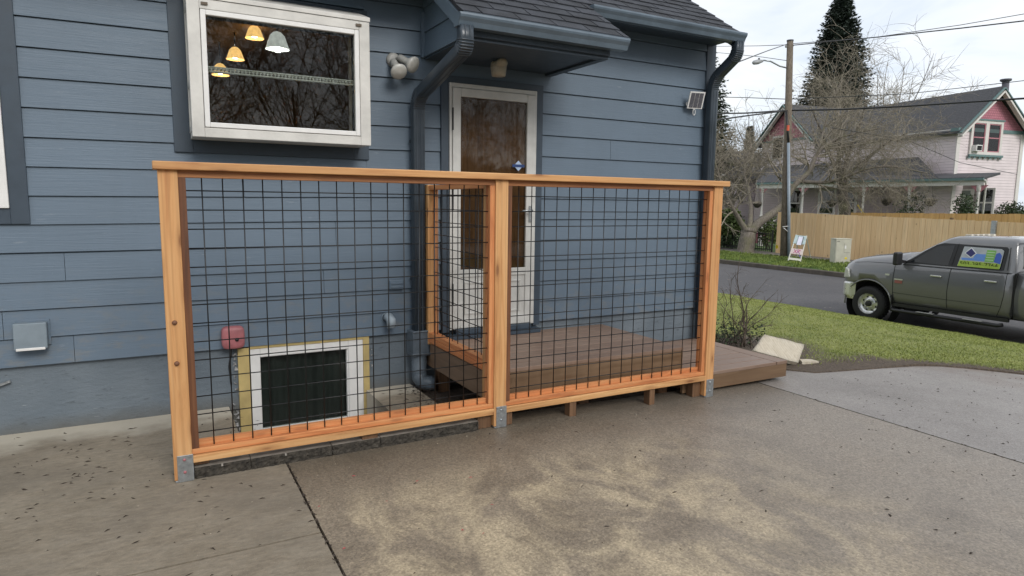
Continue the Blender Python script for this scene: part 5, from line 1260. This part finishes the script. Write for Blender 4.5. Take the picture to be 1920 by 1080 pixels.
for k, (u0, v0, u1, v1, col) in enumerate(((.25,.44,.50,.30,(.35,.04,.14)),(.25,.30,.50,.44,(.35,.04,.14)),(.55,.30,.60,.44,(.30,.04,.25)),(.60,.44,.80,.42,(.40,.05,.14)),(.80,.41,.60,.37,(.40,.05,.14)),(.62,.37,.82,.29,(.30,.04,.25)),(.05,.40,.95,.40,(.25,.12,.2)),(.75,.26,.95,.18,(.08,.10,.35)))):
    def at_(u, v): return (fa*(1-v)+tl_*v)*(1-u)+(fb*(1-v)+tr_*v)*u
    nrm = (fb-fa).cross(tl_-fa).normalized(); nrm = nrm if nrm.dot(CAM-fa) > 0 else -nrm
    if k == 6: continue
    MB().beam(at_(u0,v0)+nrm*.043, at_(u1,v1)+nrm*.043, .022, .004, nrm).build('graffiti_stroke', flat('spray_%d' % k, col, .6), lo_b)
MB().tube([fa*.55+tl_*.45, rl*.55+tl_*.45], .01, 6).build('hinge_strap', M['black'], bar)
# ------------------------------------------------------------------ utility cabinet
ub = aZ(1579, 497, -.68); DU = (ub-CAM).dot(FW); w_ = 29*DU/FPX; h_ = 49.5*DU/FPX
cabn = thing('utility_box', 'beige electrical cabinet standing by the board fence', 'cabinet', ub, -YAW)
M['beige'] = flat('beige_enamel', (.46, .45, .37), .5, var=.1, nscale=5)
MB().box(-w_/2, w_/2, 0, .42, -.1, h_-.04).build('case', M['beige'], cabn, bevel=.012, local=True)
MB().box(-w_/2-.012, w_/2+.012, -.014, .434, h_-.04, h_).build('lid', M['beige'], cabn, bevel=.01, local=True)
MB().box(-w_/2+.02, w_/2-.02, -.010, -.001, h_*.12, h_-.07).build('door', M['beige'], cabn, bevel=.004, local=True)
MB().box(.02, .025, -.013, -.009, h_*.48, h_*.82).build('door_seam', M['seam'], cabn, local=True)
MB().box(.03, w_/2-.04, -.013, -.009, h_*.47, h_*.478).build('door_seam', M['seam'], cabn, local=True)
MB().box(.04, .10, -.014, -.0105, h_*.62, h_*.74).build('label_plate', M['white'], cabn, local=True)
MB().box(.07, .155, -.014, -.0105, h_*.22, h_*.30).build('sticker', flat('yellow_sticker', (.68,.55,.03), .5), cabn, local=True)
for i in range(3): MB().box(-w_/2+.04+.035*i, -w_/2+.065+.035*i, -.014, -.0105, h_*.88, h_*.90).build('vent_slot', M['seam'], cabn, local=True)

# ------------------------------------------------------------------ board fences
def m_fence(name, rgb):
    t = NT(name); n = t.noise(t.wco((14, 14, 1)), 1.2, 5, .6); c = t.ramp(n, [(.3, tuple(x*.80 for x in rgb)), (.7, tuple(x*1.12 for x in rgb))])
    c = t.mix(t.mr(t.rnd(), 0, 1, 0, .45), c, tuple(x*f for x, f in zip(rgb, (.82, .74, .62)))); kv = t.vor(t.wco((2.5, 2.5, 1.4)), 1.3); c = t.mix(t.mr(kv, .10, .06, 0, .6), c, (.16, .085, .03))
    return t.fin(c, .7, n, .3, .005)
M['fence'] = m_fence('pale_cedar_fence', (.74, .53, .30)); M['fence2'] = m_fence('golden_cedar_fence', (.58, .36, .135)); M['gap'] = flat('fence_shadow_rail', (.14, .09, .045), .8)
def board_fence(A, B, zb, zta, ztb, w, label, mat):
    A, B = Vector(A), Vector(B); L_ = (B-A).length; d = (B-A).normalized(); n_ = int(L_/w); t = thing('board_fence', label, 'fence', (A.x, A.y, zb))
    nr = Vector((d.y, -d.x, 0)); nr = nr if nr.dot(CAM-A) > 0 else -nr
    for i in range(n_):
        a, b = A+d*(i*w), A+d*((i+1)*w-.010); zt = zta+(ztb-zta)*i/n_+R.uniform(-.008,.008); o = nr*R.uniform(0,.008)
        MB().hexa([a+o, b+o, b+o-nr*.02, a+o-nr*.02]+[v+Vector((0,0,zt-zb)) for v in (a+o, b+o, b+o-nr*.02, a+o-nr*.02)]).build('board', mat, t)
    for f in (.15, .85): MB().beam(A-nr*.05+Vector((0,0,(zta-zb)*f)), A+d*(n_*w)-nr*.05+Vector((0,0,(ztb-zb)*f)), .05, .09).build('rail', M['gap'], t)
    for i in range(0, n_, 12): MB().box((A+d*i*w-nr*.1).x-.045, (A+d*i*w-nr*.1).x+.045, (A+d*i*w-nr*.1).y-.045, (A+d*i*w-nr*.1).y+.045, zb-.1, zta-.05).build('post', M['gap'], t)
    return t
f0 = aZ(1454, 474, -.57); f1 = Vector((f0.x-.6, 3.0, -.57)); f0.z = -.57
bf = board_fence(f0, f1, -.57, aX(1454, 397.5, f0.x).z, 1.03, .205, 'pale new cedar board fence along the far pavement', M['fence'])
pp = aX(1863, 436, f0.x-.42); MB().box(pp.x-.06, pp.x+.02, pp.y-.07, pp.y+.07, -.57, aX(1863, 415, f0.x-.42).z+.02).build('metal_post', M['galv'], bf)
g0 = Vector((27.2, 14.8, -.5)); g1 = Vector((27.2, 3.0, -.5)); zt_ = aX(1560, 398, 27.2).z
board_fence(g0, g1, -.5, zt_, aX(1900, 397.5, 27.2).z, .20, 'darker golden board fence standing behind the pale one', M['fence2'])
# black iron fence
i0 = Vector((f0.x+.1, f0.y+.3, -.55)); i1 = Vector((f0.x+.1, f0.y+9.5, -.55))
ir = thing('iron_fence', 'low black iron picket fence in front of the green yard', 'fence', i0)
mb = MB(); k = 0
while i0.y+k*.115 < i1.y: y = i0.y+k*.115; mb.box(i0.x-.009, i0.x+.009, y-.009, y+.009, -.55, .34); k += 1
mb.build('pickets', M['black'], ir)
for z in (-.45, .25): MB().box(i0.x-.014, i0.x+.014, i0.y, i1.y, z-.02, z+.02).build('rail', M['black'], ir)
for k in range(5): MB().box(i0.x-.03, i0.x+.03, i0.y+k*2.3-.03, i0.y+k*2.3+.03, -.6, .42).build('post', M['black'], ir)
# yellow marker flags
for px, py, lb in ((1394, 470, 'yellow marker flag at the foot of the gnarled tree'), (1453, 478, 'yellow marker flag by the free end of the board fence')):
    q = aZ(px, py, -.55); t = thing('marker_flag', lb, 'flag', (q.x, q.y, -.62)); q.z = -.62
    MB().tube([q, q+Vector((0,0,.5))], .006, 5).build('stem', M['galv'], t); e_ = q+Vector((0,0,.5))
    MB().hexa([e_+Vector((0,0,-.17)), e_+RT*.12+Vector((0,0,-.15)), e_+RT*.12+Vector((.003,.003,-.15)), e_+Vector((.003,.003,-.17)), e_, e_+RT*.10+Vector((0,0,-.02)), e_+RT*.10+Vector((.003,.003,-.02)), e_+Vector((.003,.003,0))]).build('flag', flat('flag_yellow', (.72,.58,.02), .6), t)
# grass tufts on the far verge
V = []; F = []; r = random.Random(17)
for k in range(16000):
    x = r.uniform(20.33, 22.9); y = r.uniform(9, 30); h = r.uniform(.03, .10); a = r.uniform(0, 6.28); w = .03; z = -.71+(x-20.3)/2.6*.11+.05*noise.noise(Vector((x*.9, y*.9, 5)))
    n_ = len(V); V += [Vector((x-math.cos(a)*w, y-math.sin(a)*w, z)), Vector((x+math.cos(a)*w, y+math.sin(a)*w, z)), Vector((x+r.uniform(-.04,.04), y+r.uniform(-.04,.04), z+h))]; F.append((n_,n_+1,n_+2))
mb = MB(); mb.v = V; mb.f = F; mb.sm = [False]*len(F); tag(mb.build('grass', m_blade('verge_blades', (.075,.13,.018), (.19,.24,.045), (.24,.22,.09))), 'mossy green grass on the far verge along the kerb', 'grass', kind='stuff')

# ------------------------------------------------------------------ neighbouring Victorian house
def m_lap(name, rgb, pitch):
    t = NT(name); s = t.new('SeparateXYZ'); t.l.new(t.new('NewGeometry').outputs['Position'], s.inputs[0])
    fr = t.math('FRACT', t.math('DIVIDE', s.outputs[2], pitch)); n = t.noise(t.wco(), 1.5, 4)
    c = t.ramp(n, [(.3, tuple(x*.92 for x in rgb)), (.7, tuple(x*1.05 for x in rgb))]); c = t.mix(t.mr(fr, .10, .04, 0, .55), c, tuple(x*.45 for x in rgb))
    return t.fin(c, .6, t.mr(fr, 0, .12, 0, 1), .6, .03)
def m_scallop(name, rgb):
    t = NT(name); s = t.new('TexBrick'); v = t.co('Object', (1,1,1), (math.radians(90),0,0)); t.l.new(v, s.inputs[0]); s.inputs['Scale'].default_value = 4.2; s.inputs['Brick Width'].default_value = .62; s.inputs['Row Height'].default_value = .58; s.inputs['Mortar Size'].default_value = .05
    s.inputs['Color1'].default_value = (*rgb, 1); s.inputs['Color2'].default_value = (*[x*.85 for x in rgb], 1); s.inputs['Mortar'].default_value = (*[x*.5 for x in rgb], 1)
    return t.fin(s.outputs[0], .7, s.outputs[1], .5, .02)
def m_roof2():
    t = NT('old_shingle_roof'); s = t.new('SeparateXYZ'); t.l.new(t.new('NewGeometry').outputs['Position'], s.inputs[0])
    fr = t.math('FRACT', t.math('DIVIDE', s.outputs[2], .115)); n = t.noise(t.wco((3,3,1)), 4, 4, .7)
    c = t.ramp(n, [(.3, (.040,.041,.046)), (.7, (.085,.085,.092))]); c = t.mix(t.mr(fr, .22, .08, 0, .6), c, (.022,.022,.025)); return t.fin(c, .9, n, .5, .02)
M['lap'] = m_lap('white_lap_siding', (.70, .61, .625), .165); M['scallop'] = m_scallop('pink_scallop_shingles', (.50, .19, .24)); M['roof2'] = m_roof2()
M['vtrim'] = flat('cream_trim', (.60, .57, .54), .55, var=.06); M['teal'] = flat('teal_trim', (.11, .18, .18), .5); M['rose'] = flat('rose_sash', (.42, .17, .20), .5); M['porchwall'] = m_lap('mauve_porch_siding', (.34, .28, .28), .165)
C0 = aD(1776, 440, 38); C0.z = -.5; aa = math.radians(10); AX = Vector((math.sin(aa), math.cos(aa), 0)); BX = Vector((math.cos(aa), -math.sin(aa), 0))
vh = thing('victorian_house', 'white Victorian house with pink shingled gables and a grey roof', 'house', C0)
def hw(x, y, z): return Vector((C0.x, C0.y, 0))+BX*x+AX*y+Vector((0,0,z))
def hl(px, py, y):
    d = ray(px, py); n_ = AX; k = (y+(Vector((C0.x,C0.y,0))-Vector((CAM.x,CAM.y,0))).dot(n_))/d.dot(n_); q = CAM+d*k; rel = q-Vector((C0.x,C0.y,0)); return rel.dot(BX), q.z
def hbox(mb, x0, x1, y0, y1, z0, z1): return mb.hexa([hw(x0,y0,z0),hw(x1,y0,z0),hw(x1,y1,z0),hw(x0,y1,z0),hw(x0,y0,z1),hw(x1,y0,z1),hw(x1,y1,z1),hw(x0,y1,z1)])
Wd = hl(1914, 300, 0)[0]; ze = hl(1776, 239, 0)[1]; xp, zp = hl(1866, 168, 0); xp = Wd/2
hbox(MB(), 0, Wd, 0, 12, -.6, ze).build('wall', M['lap'], vh)
mb = MB(); mb.add([hw(0,0,ze),hw(Wd,0,ze),hw(xp,0,zp-.12),hw(0,.2,ze),hw(Wd,.2,ze),hw(xp,.2,zp-.12)], [(0,1,2),(5,4,3),(0,2,5,3),(2,1,4,5)]); mb.build('gable', M['scallop'], vh)
def gable_roof(x0, x1, xm, y0, y1, ze_, zp_, ov, th, name='roof'):
    k = (zp_-ze_)/(xm-x0); k2 = (zp_-ze_)/(x1-xm); rf = None
    for xa, za, kk in ((x0-ov, ze_-ov*k, 1), (x1+ov, ze_-ov*k2, -1)):
        o = MB().hexa([hw(xa,y0,za),hw(xm,y0,zp_),hw(xm,y1,zp_),hw(xa,y1,za),hw(xa,y0,za+th),hw(xm,y0,zp_+th),hw(xm,y1,zp_+th),hw(xa,y1,za+th)]).build(name, M['roof2'], vh)
        rf = rf or o
        MB().beam(hw(xa,y0-.03,za+th*.2), hw(xm,y0-.03,zp_+th*.2), .06, .20, AX).build('barge_board', M['teal'], vh)
        MB().beam(hw(xa+kk*.10,y0+.01,za-.15), hw(xm,y0+.01,zp_-.17), .10, .26, AX).build('barge_trim', M['vtrim'], vh)
    return rf
gable_roof(0, Wd, xp, -.45, 12, ze, zp, .40, .14)
hbox(MB(), -.02, Wd+.02, -.05, -.01, ze-.14, ze+.06).build('gable_band', M['teal'], vh)
for x in (0, Wd-.22): hbox(MB(), x-.02, x+.24, -.06, -.005, -.6, ze-.14).build('corner_board', M['vtrim'], vh)
for x in (-.4, Wd-.1): hbox(MB(), x, x+.5, -.4, .1, ze-.22, ze-.02).build('eave_return', M['teal'], vh)
hbox(MB(), -.30, -.02, 0, 12, ze-.15, ze-.06).build('soffit', M['vtrim'], vh)
# gable window, two sashes
wx0, wz1 = hl(1823, 224, -.06); wx1, wz0 = hl(1875, 292, -.06); mb = MB()
def hframe(x0, x1, z0, z1, w, y0, y1, mat, name, parent):
    mb = MB(); hbox(mb, x0, x0+w, y0, y1, z0, z1); hbox(mb, x1-w, x1, y0, y1, z0, z1); hbox(mb, x0+w, x1-w, y0, y1, z0, z0+w); hbox(mb, x0+w, x1-w, y0, y1, z1-w, z1); return mb.build(name, mat, parent)
wv = hframe(wx0, wx1, wz0, wz1, .17, -.10, -.01, M['vtrim'], 'window', vh); mid = (wx0+wx1)/2
hbox(MB(), mid-.13, mid+.13, -.098, -.01, wz0+.17, wz1-.17).build('mullion', M['vtrim'], wv)
hbox(MB(), wx0-.06, wx1+.06, -.14, -.10, wz1-.02, wz1+.07).build('head', M['teal'], wv); hbox(MB(), wx0-.10, wx1+.10, -.18, -.10, wz0-.12, wz0).build('sill', M['teal'], wv)
for i in range(7): x = wx0-.02+(wx1-wx0)*i/6; hbox(MB(), x-.08, x+.08, -.13, -.10, wz0-.24+.03*(i % 2), wz0-.12).build('scallop', M['teal'], wv)
for x0, x1 in ((wx0+.17, mid-.13), (mid+.13, wx1-.17)):
    hframe(x0, x1, wz0+.17, wz1-.17, .06, -.075, -.03, M['rose'], 'sash', wv); zm = (wz0+wz1)/2; hbox(MB(), x0+.06, x1-.06, -.08, -.03, zm-.03, zm+.03).build('meeting_rail', M['rose'], wv)
    hbox(MB(), x0+.05, x1-.05, -.052, -.048, wz0+.22, wz1-.22).build('pane', M['glass'], wv); hbox(MB(), x0+.03, x1-.03, -.028, -.012, wz0+.2, wz1-.2).build('room_dark', M['dark'], wv)
    cxx = x0+.08 if x0 < mid else x1-.30
    mb = MB()
    for i in range(6): a = cxx+.035*i; mb.add([hw(a,-.034-.004*(i%2),wz0+.22),hw(a+.035,-.034-.004*((i+1)%2),wz0+.22),hw(a+.035,-.034-.004*((i+1)%2),wz1-.22),hw(a,-.034-.004*(i%2),wz1-.22)], [(0,1,2,3)])
    mb.build('curtain', M['white'], wv)
ac = hbox(MB(), wx0+.16, wx0+.62, -.36, -.04, wz0+.17, wz0+.52).build('air_conditioner', M['white'], wv); hbox(MB(), wx0+.21, wx0+.57, -.37, -.355, wz0+.22, wz0+.47).build('ac_grille', M['seam'], wv)
# cross wing at the far end: pink gable towards the left, ridge running off to the right
def hxy(px, x):        # local y where the plane x = const is seen at pixel column px
    return min((abs(960+FPX*(hw(x,k*.05,3)-CAM).dot(RT)/(hw(x,k*.05,3)-CAM).dot(FW)-px), k*.05) for k in range(800))[1]
def hz(py, x, y):
    q = hw(x, y, 0); D_ = (q-CAM).dot(FW); lo, hi = -5, 20
    for _ in range(40):
        m = (lo+hi)/2; v = hw(x, y, m); yy = 540-FPX*(v-CAM).dot(UP)/(v-CAM).dot(FW)
        if yy > py: lo = m
        else: hi = m
    return lo
gx_ = -.5; yc = hxy(1470, gx_); yl = hxy(1424, gx_); hwid = yl-yc; lzp = hz(199, gx_, yc); lze = hz(268, gx_, yl); xr = 13.0
hbox(MB(), gx_, xr-.3, yc-hwid+.02, yl, -.6, lze).build('wall', M['lap'], vh)
mb = MB(); mb.add([hw(gx_-.02,yc-hwid,lze),hw(gx_-.02,yl,lze),hw(gx_-.02,yc,lzp-.1),hw(gx_+.2,yc-hwid,lze),hw(gx_+.2,yl,lze),hw(gx_+.2,yc,lzp-.1)], [(0,2,1),(3,4,5),(0,3,5,2),(2,5,4,1)]); mb.build('gable', M['scallop'], vh)
kk = (lzp-lze)/hwid
for sg_ in (-1, 1):
    ye = yc+sg_*(hwid+.4); z_e = lze-.4*kk; xa = gx_-.5
    MB().hexa([hw(xa,ye,z_e),hw(xr,ye,z_e),hw(xr,yc,lzp),hw(xa,yc,lzp),hw(xa,ye,z_e+.14),hw(xr,ye,z_e+.14),hw(xr,yc,lzp+.14),hw(xa,yc,lzp+.14)]).build('roof', M['roof2'], vh)
    MB().beam(hw(xa-.03,ye,z_e+.03), hw(xa-.03,yc,lzp+.03), .06, .20, BX).build('barge_board', M['teal'], vh)
    MB().beam(hw(xa+.05,ye-sg_*.10,z_e-.14), hw(xa+.05,yc,lzp-.17), .10, .26, BX).build('barge_trim', M['vtrim'], vh)
MB().beam(hw(gx_-.05,yc-hwid-.3,lze-.02), hw(gx_-.05,yl+.3,lze-.02), .06, .18).build('gable_band', M['teal'], vh)
def xwin(pxa, pxb, pya, pyb):
    ya, yb = sorted((hxy(pxa, gx_), hxy(pxb, gx_))); za, zb_ = hz(pyb, gx_, (ya+yb)/2), hz(pya, gx_, (ya+yb)/2)
    f_ = MB(); hbox(f_, gx_-.08, gx_-.03, ya, yb, za, zb_); f_ = f_.build('window', M['vtrim'], vh); m_ = .14
    hbox(MB(), gx_-.09, gx_-.081, ya+m_, yb-m_, za+m_, zb_-m_).build('pane', M['cglass'], f_)
xwin(1444, 1466, 255, 300)
cp = aD(1885, 190, 42); ct = aD(1886, 150, 42); cm = MB(); cm.tube([cp-Vector((0,0,1.5)), ct], .20, 12); cm.lathe([(.20,-.12),(.32,-.05),(.32,.05),(.2,.06),(0,.08)], ct, (0,0,1), 14); cm.build('flue', flat('dark_flue', (.07,.07,.085), .6), vh)
# porch across the front
E0, E1 = aD(1846, 332, 35.0), aD(1418, 345, 46.0); T0, T1 = aD(1722, 294, 39.0), aD(1432, 313, 50.0); E1.z = E0.z-.05
ed = (E1-E0).normalized(); bk = Vector((-ed.y, ed.x, 0)); bk = bk if bk.dot(FW) > 0 else -bk
H0 = E0.lerp(E1, .30)
K0 = E0.lerp(E1, .16)
pr_ = MB(); dn = Vector((0,0,-.12))
q = [K0, E1, T1, T0]; pr_.hexa([v+dn for v in q]+q); pr = pr_.build('porch_roof', M['roof2'], vh)
q = [E0, K0, T0-Vector((0,0,T0.z-E0.z-.32)), E0+bk*2.2+Vector((0,0,.32))]; MB().hexa([v+dn for v in q]+q).build('porch_roof', M['roof2'], vh)
q = [K0+Vector((0,0,.0)), T0, T0-Vector((0,0,T0.z-E0.z-.30)), K0+bk*.2]; mb = MB(); mb.add(q, [(0,1,2,3)]); mb.build('roof_hip', M['roof2'], vh)
MB().beam(E0-bk*.06+Vector((0,0,-.10)), E1-bk*.06+Vector((0,0,-.10)), .12, .13).build('porch_gutter', M['teal'], vh)
MB().beam(E0+bk*.10+Vector((0,0,-.30)), E1+bk*.10+Vector((0,0,-.30)), .14, .26).build('porch_beam', M['vtrim'], vh)
# porch wall, floor, posts, openings
pw0, pw1 = E0+bk*2.4, E1+bk*2.4
def pwall(t0, t1, z0, z1, off, name, mat, parent, th=.06):
    a = pw0.lerp(pw1, t0)-bk*off; b = pw0.lerp(pw1, t1)-bk*off
    return MB().hexa([Vector((a.x,a.y,z0)),Vector((b.x,b.y,z0)),Vector((b.x,b.y,z0))+bk*th,Vector((a.x,a.y,z0))+bk*th,Vector((a.x,a.y,z1)),Vector((b.x,b.y,z1)),Vector((b.x,b.y,z1))+bk*th,Vector((a.x,a.y,z1))+bk*th]).build(name, mat, parent)
pwall(.05, 1.12, -.6, E0.z+.25, 0, 'porch_wall', M['porchwall'], vh, .1)
fz = .35
q = [E0+bk*.1, E1+bk*.1, E1+bk*2.4, E0+bk*2.4]; MB().hexa([Vector((v.x,v.y,fz-.15)) for v in q]+[Vector((v.x,v.y,fz)) for v in q]).build('porch_floor', M['vtrim'], vh)
def tpar(px):     # fraction along the eave line seen at pixel column px
    best = min(range(401), key=lambda i: abs((lambda v: 960+FPX*(v-CAM).dot(RT)/(v-CAM).dot(FW))(E0.lerp(E1, i/400))-px)); return best/400
for px in (1836, 1706, 1620, 1506, 1430):
    t_ = tpar(px); c = E0.lerp(E1, t_)+bk*.1; hh = E0.z-.42
    p_ = MB().lathe([(.11,fz),(.11,fz+.5),(.07,fz+.55),(.09,fz+.65),(.065,fz+.8),(.06,hh-.5),(.09,hh-.42),(.06,hh-.35),(.11,hh-.3),(.11,hh)], (c.x,c.y,0), (0,0,1), 10).build('porch_post', M['vtrim'], vh)
    for s in (-1, 1): MB().hexa([c+ed*s*.06+Vector((0,0,hh-c.z-.35)), c+ed*s*.10+Vector((0,0,hh-c.z-.35)), c+ed*s*.10+bk*.05+Vector((0,0,hh-c.z-.35)), c+ed*s*.06+bk*.05+Vector((0,0,hh-c.z-.35)), c+ed*s*.06+Vector((0,0,hh-c.z)), c+ed*s*.42+Vector((0,0,hh-c.z)), c+ed*s*.42+bk*.05+Vector((0,0,hh-c.z)), c+ed*s*.06+bk*.05+Vector((0,0,hh-c.z))]).build('bracket', M['rose'], p_)
dcol = flat('grey_green_door', (.19, .22, .20), .5)
def wopen(px0, px1, z0, z1, name, lite):
    a, b = tpar(px0), tpar(px1)
    f_ = pwall(a, b, z0-.1, z1+.1, .03, name, M['vtrim'], vh); m_ = (b-a)*.14
    if name == 'porch_door':
        pwall(a+m_, b-m_, z0, z1, .06, 'leaf', dcol, f_); pwall(a+m_*2.2, b-m_*2.2, z0+1.2, z1-.25, .075, 'light_frame', M['white'], f_); pwall(a+m_*2.9, b-m_*2.9, z0+1.3, z1-.35, .085, 'pane', M['glass_dark'], f_)
    else:
        pwall(a+m_, b-m_, z0, z1, .05, 'room_dark', M['dark'], f_, .02); pwall(a+m_, b-m_, z0, z1, .07, 'pane', M['glass'], f_, .005); pwall(a+m_, b-m_, (z0+z1)/2-.04, (z0+z1)/2+.04, .09, 'meeting_rail', M['vtrim'], f_)
wopen(1797, 1752, fz, fz+2.15, 'porch_door', 1); wopen(1838, 1806, fz+.75, fz+2.2, 'porch_window', 0)
wopen(1574, 1540, fz+.7, fz+2.2, 'porch_window', 0); wopen(1534, 1500, fz+.7, fz+2.2, 'porch_window', 0); wopen(1470, 1445, fz+.5, fz+2.2, 'porch_window', 0)
MB().tube([E0+Vector((0,0,-.15))-ed*.05, E0+bk*.25+Vector((0,0,-.35))-ed*.02, Vector((E0.x,E0.y,-.5))+bk*.25], .05, 8).build('downpipe', M['vtrim'], vh)
# porch steps and rails at the far end
s0 = aD(1425, 440, 34); stp = MB()
pz = aD(1427, 428, 33); MB().box(pz.x-.09, pz.x+.09, pz.y-.09, pz.y+.09, -.5, pz.z).build('newel_post', M['vtrim'], vh)
MB().beam(aD(1427,428,33), aD(1453,412,35), .07, .06).build('handrail', M['vtrim'], vh); MB().beam(aD(1415,434,32.5), aD(1427,428,33), .07, .06).build('handrail', M['vtrim'], vh)
MB().beam(aD(1418,447,33.5), aD(1440,440,34.5), .6, .5).build('step', M['rose'], vh)
# hanging baskets
for px, py, D_, lb in ((1662, 378, 40.2, 'hanging basket between the dark trunk and the shrub-covered porch post'), (1744, 379, 37.3, 'hanging basket in front of the porch door'), (1560, 381, 42.4, 'hanging basket before the paired porch windows'), (1420, 383, 46, 'hanging basket at the far end of the porch')):
    c = aD(px, py, D_); t = thing('hanging_basket', lb, 'basket', c)
    MB().lathe([(0,-.26),(.14,-.22),(.26,-.08),(.32,.04),(.30,.05)], c, (0,0,1), 16).build('bowl', M['bark_dark'], t)
    V = []; F = []; rg = random.Random(px)
    for k in range(160): p_ = c+Vector((rg.gauss(0,.16), rg.gauss(0,.16), .06+abs(rg.gauss(0,.06)))); e1 = Vector((rg.gauss(0,1),rg.gauss(0,1),rg.gauss(0,1))).normalized()*.08; e2 = e1.orthogonal()*.4; n_ = len(V); V += [p_-e1, p_+e2, p_+e1, p_-e2]; F.append((n_,n_+1,n_+2,n_+3))
    mb = MB(); mb.v = V; mb.f = F; mb.sm = [False]*len(F); mb.build('plant', M['twig'], t)
    mb = MB(); tp = Vector((c.x, c.y, E0.z-.2))
    for k in range(3): a = 2.1*k; mb.tube([c+Vector((.3*math.cos(a), .3*math.sin(a), .04)), tp], .008, 4)
    mb.build('chain', M['black'], t)
yc = MB(); yc.tube([aD(1608, 384, 33.5), aD(1622, 405, 33.5)], .03, 6); tag(yc.build('tool_handle', flat('yellow_handle', (.62,.45,.03), .5)), 'yellow tool handle sticking up above the board fence', 'tool')
# distant grey roof at the left, behind the shrub
q0 = aD(1372, 300, 54); fr_ = thing('far_house', 'low grey-roofed house glimpsed behind the bare shrub', 'house', (q0.x, q0.y, -.5))
mb = MB(); x0, y0 = q0.x, q0.y
MB().box(x0-1, x0+7, y0-1, y0+9, -.5, 3.6).build('wall', M['lap'], fr_)
MB().hexa([(x0-1.5,y0-1.6,3.5),(x0+7.5,y0-1.6,3.5),(x0+7.5,y0+4,6.2),(x0-1.5,y0+4,6.2),(x0-1.5,y0-1.6,3.65),(x0+7.5,y0-1.6,3.65),(x0+7.5,y0+4,6.35),(x0-1.5,y0+4,6.35)]).build('roof', M['roof2'], fr_)

# ------------------------------------------------------------------ trees across the drive, mirrored in the windows
def yard_tree(x, y, Hm, label, seed):
    global tw, rg
    rg = random.Random(seed); b_ = Vector((x, y, -.1)); t = thing('bare_tree', label, 'tree', b_, 0, 'leafless trees behind the driveway'); tk = MB(); tw = MB()
    limb(tk, [b_, b_+Vector((.1,0,Hm*.2)), b_+Vector((-.05,.1,Hm*.5))], .055, .035)
    for k in range(15):
        a = 6.283*k/15+rg.uniform(-.4,.4); d = Vector((math.cos(a)*.5, math.sin(a)*.5, 1)).normalized(); s = b_+Vector((0,0,Hm*rg.uniform(.08,.4)))
        pa, ra = limb(tk, [s, s+d*Hm*.22, s+d*Hm*.42+Vector((rg.gauss(0,.3),rg.gauss(0,.3),.2)), s+d*Hm*.62+Vector((rg.gauss(0,.4),rg.gauss(0,.4),.2))], .020, .008, 4)
        sprout(pa, ra, 18, Hm*.22, .10, .5, 1, dict(TW, lev=2, wig=.1, rmin=.007, kids=[7,6,4]))
    tk.build('trunk', M['bark_dark'], t); tw.build('crown', M['bark_brown'], t)
M['bark_brown'] = m_barky('brown_twigs', (.07,.045,.025), (.16,.105,.06))
for i, (x, y, h) in enumerate(((-1.5,-15.5,9.5),(1.2,-16.5,10.5),(3.8,-15.8,9.8),(6.6,-17,11),(9.4,-15.6,9.6),(12.5,-16.8,10.4),(15.8,-15.8,9.8))): yard_tree(x, y, h, 'leafless tree before the hedge, mirrored in the %s glass' % ('garden window' if x < 7.5 else 'storm door'), 50+i)
hd = thing('hedge', 'tall brown-green hedge across the driveway, mirrored in the window glass', 'hedge', (8, -19, -.1))
V = []; F = []; rg = random.Random(60)
for k in range(30000):
    p_ = Vector((rg.uniform(-9, 26), -19+rg.gauss(0,.7), rg.random()**.8*3.4)); p_.z *= .85+.25*noise.noise(Vector((p_.x*.5,0,3)))
    e1 = Vector((rg.gauss(0,1),rg.gauss(0,1),rg.gauss(0,1))).normalized()*.22; e2 = e1.cross(Vector((rg.gauss(0,1),rg.gauss(0,1),1))).normalized()*.10; n_ = len(V); V += [p_-e1, p_+e2, p_+e1, p_-e2]; F.append((n_,n_+1,n_+2,n_+3))
mb = MB(); mb.v = V; mb.f = F; mb.sm = [False]*len(F); mb.build('foliage', m_needles('hedge_leaves', (.06,.045,.026), (.14,.105,.06)), hd)
MB().box(-9, 26, -19.3, -18.9, -.3, 2.4).build('inner_mass', M['bark_dark'], hd)

# far wooded edge closing the street
V = []; F = []; rg = random.Random(70)
for k in range(14000):
    x = rg.uniform(-70, 110); y = 118+rg.gauss(0, 4); z = -.5+rg.random()**.8*(6.2+2.2*noise.noise(Vector((x*.12, 0, 2)))+1.2*noise.noise(Vector((x*.5, 0, 5))))
    e1 = Vector((rg.gauss(0,1),rg.gauss(0,1),rg.gauss(0,1))).normalized()*.8; e2 = e1.cross(Vector((rg.gauss(0,1),rg.gauss(0,1),1))).normalized()*.4; n_ = len(V); p_ = Vector((x,y,z)); V += [p_-e1, p_+e2, p_+e1, p_-e2]; F.append((n_,n_+1,n_+2,n_+3))
mb = MB(); mb.v = V; mb.f = F; mb.sm = [False]*len(F); tag(mb.build('far_woods', m_needles('far_woods_leaves', (.05,.06,.04), (.12,.12,.08))), 'distant grey-green woods closing the end of the street', 'woods', kind='stuff')
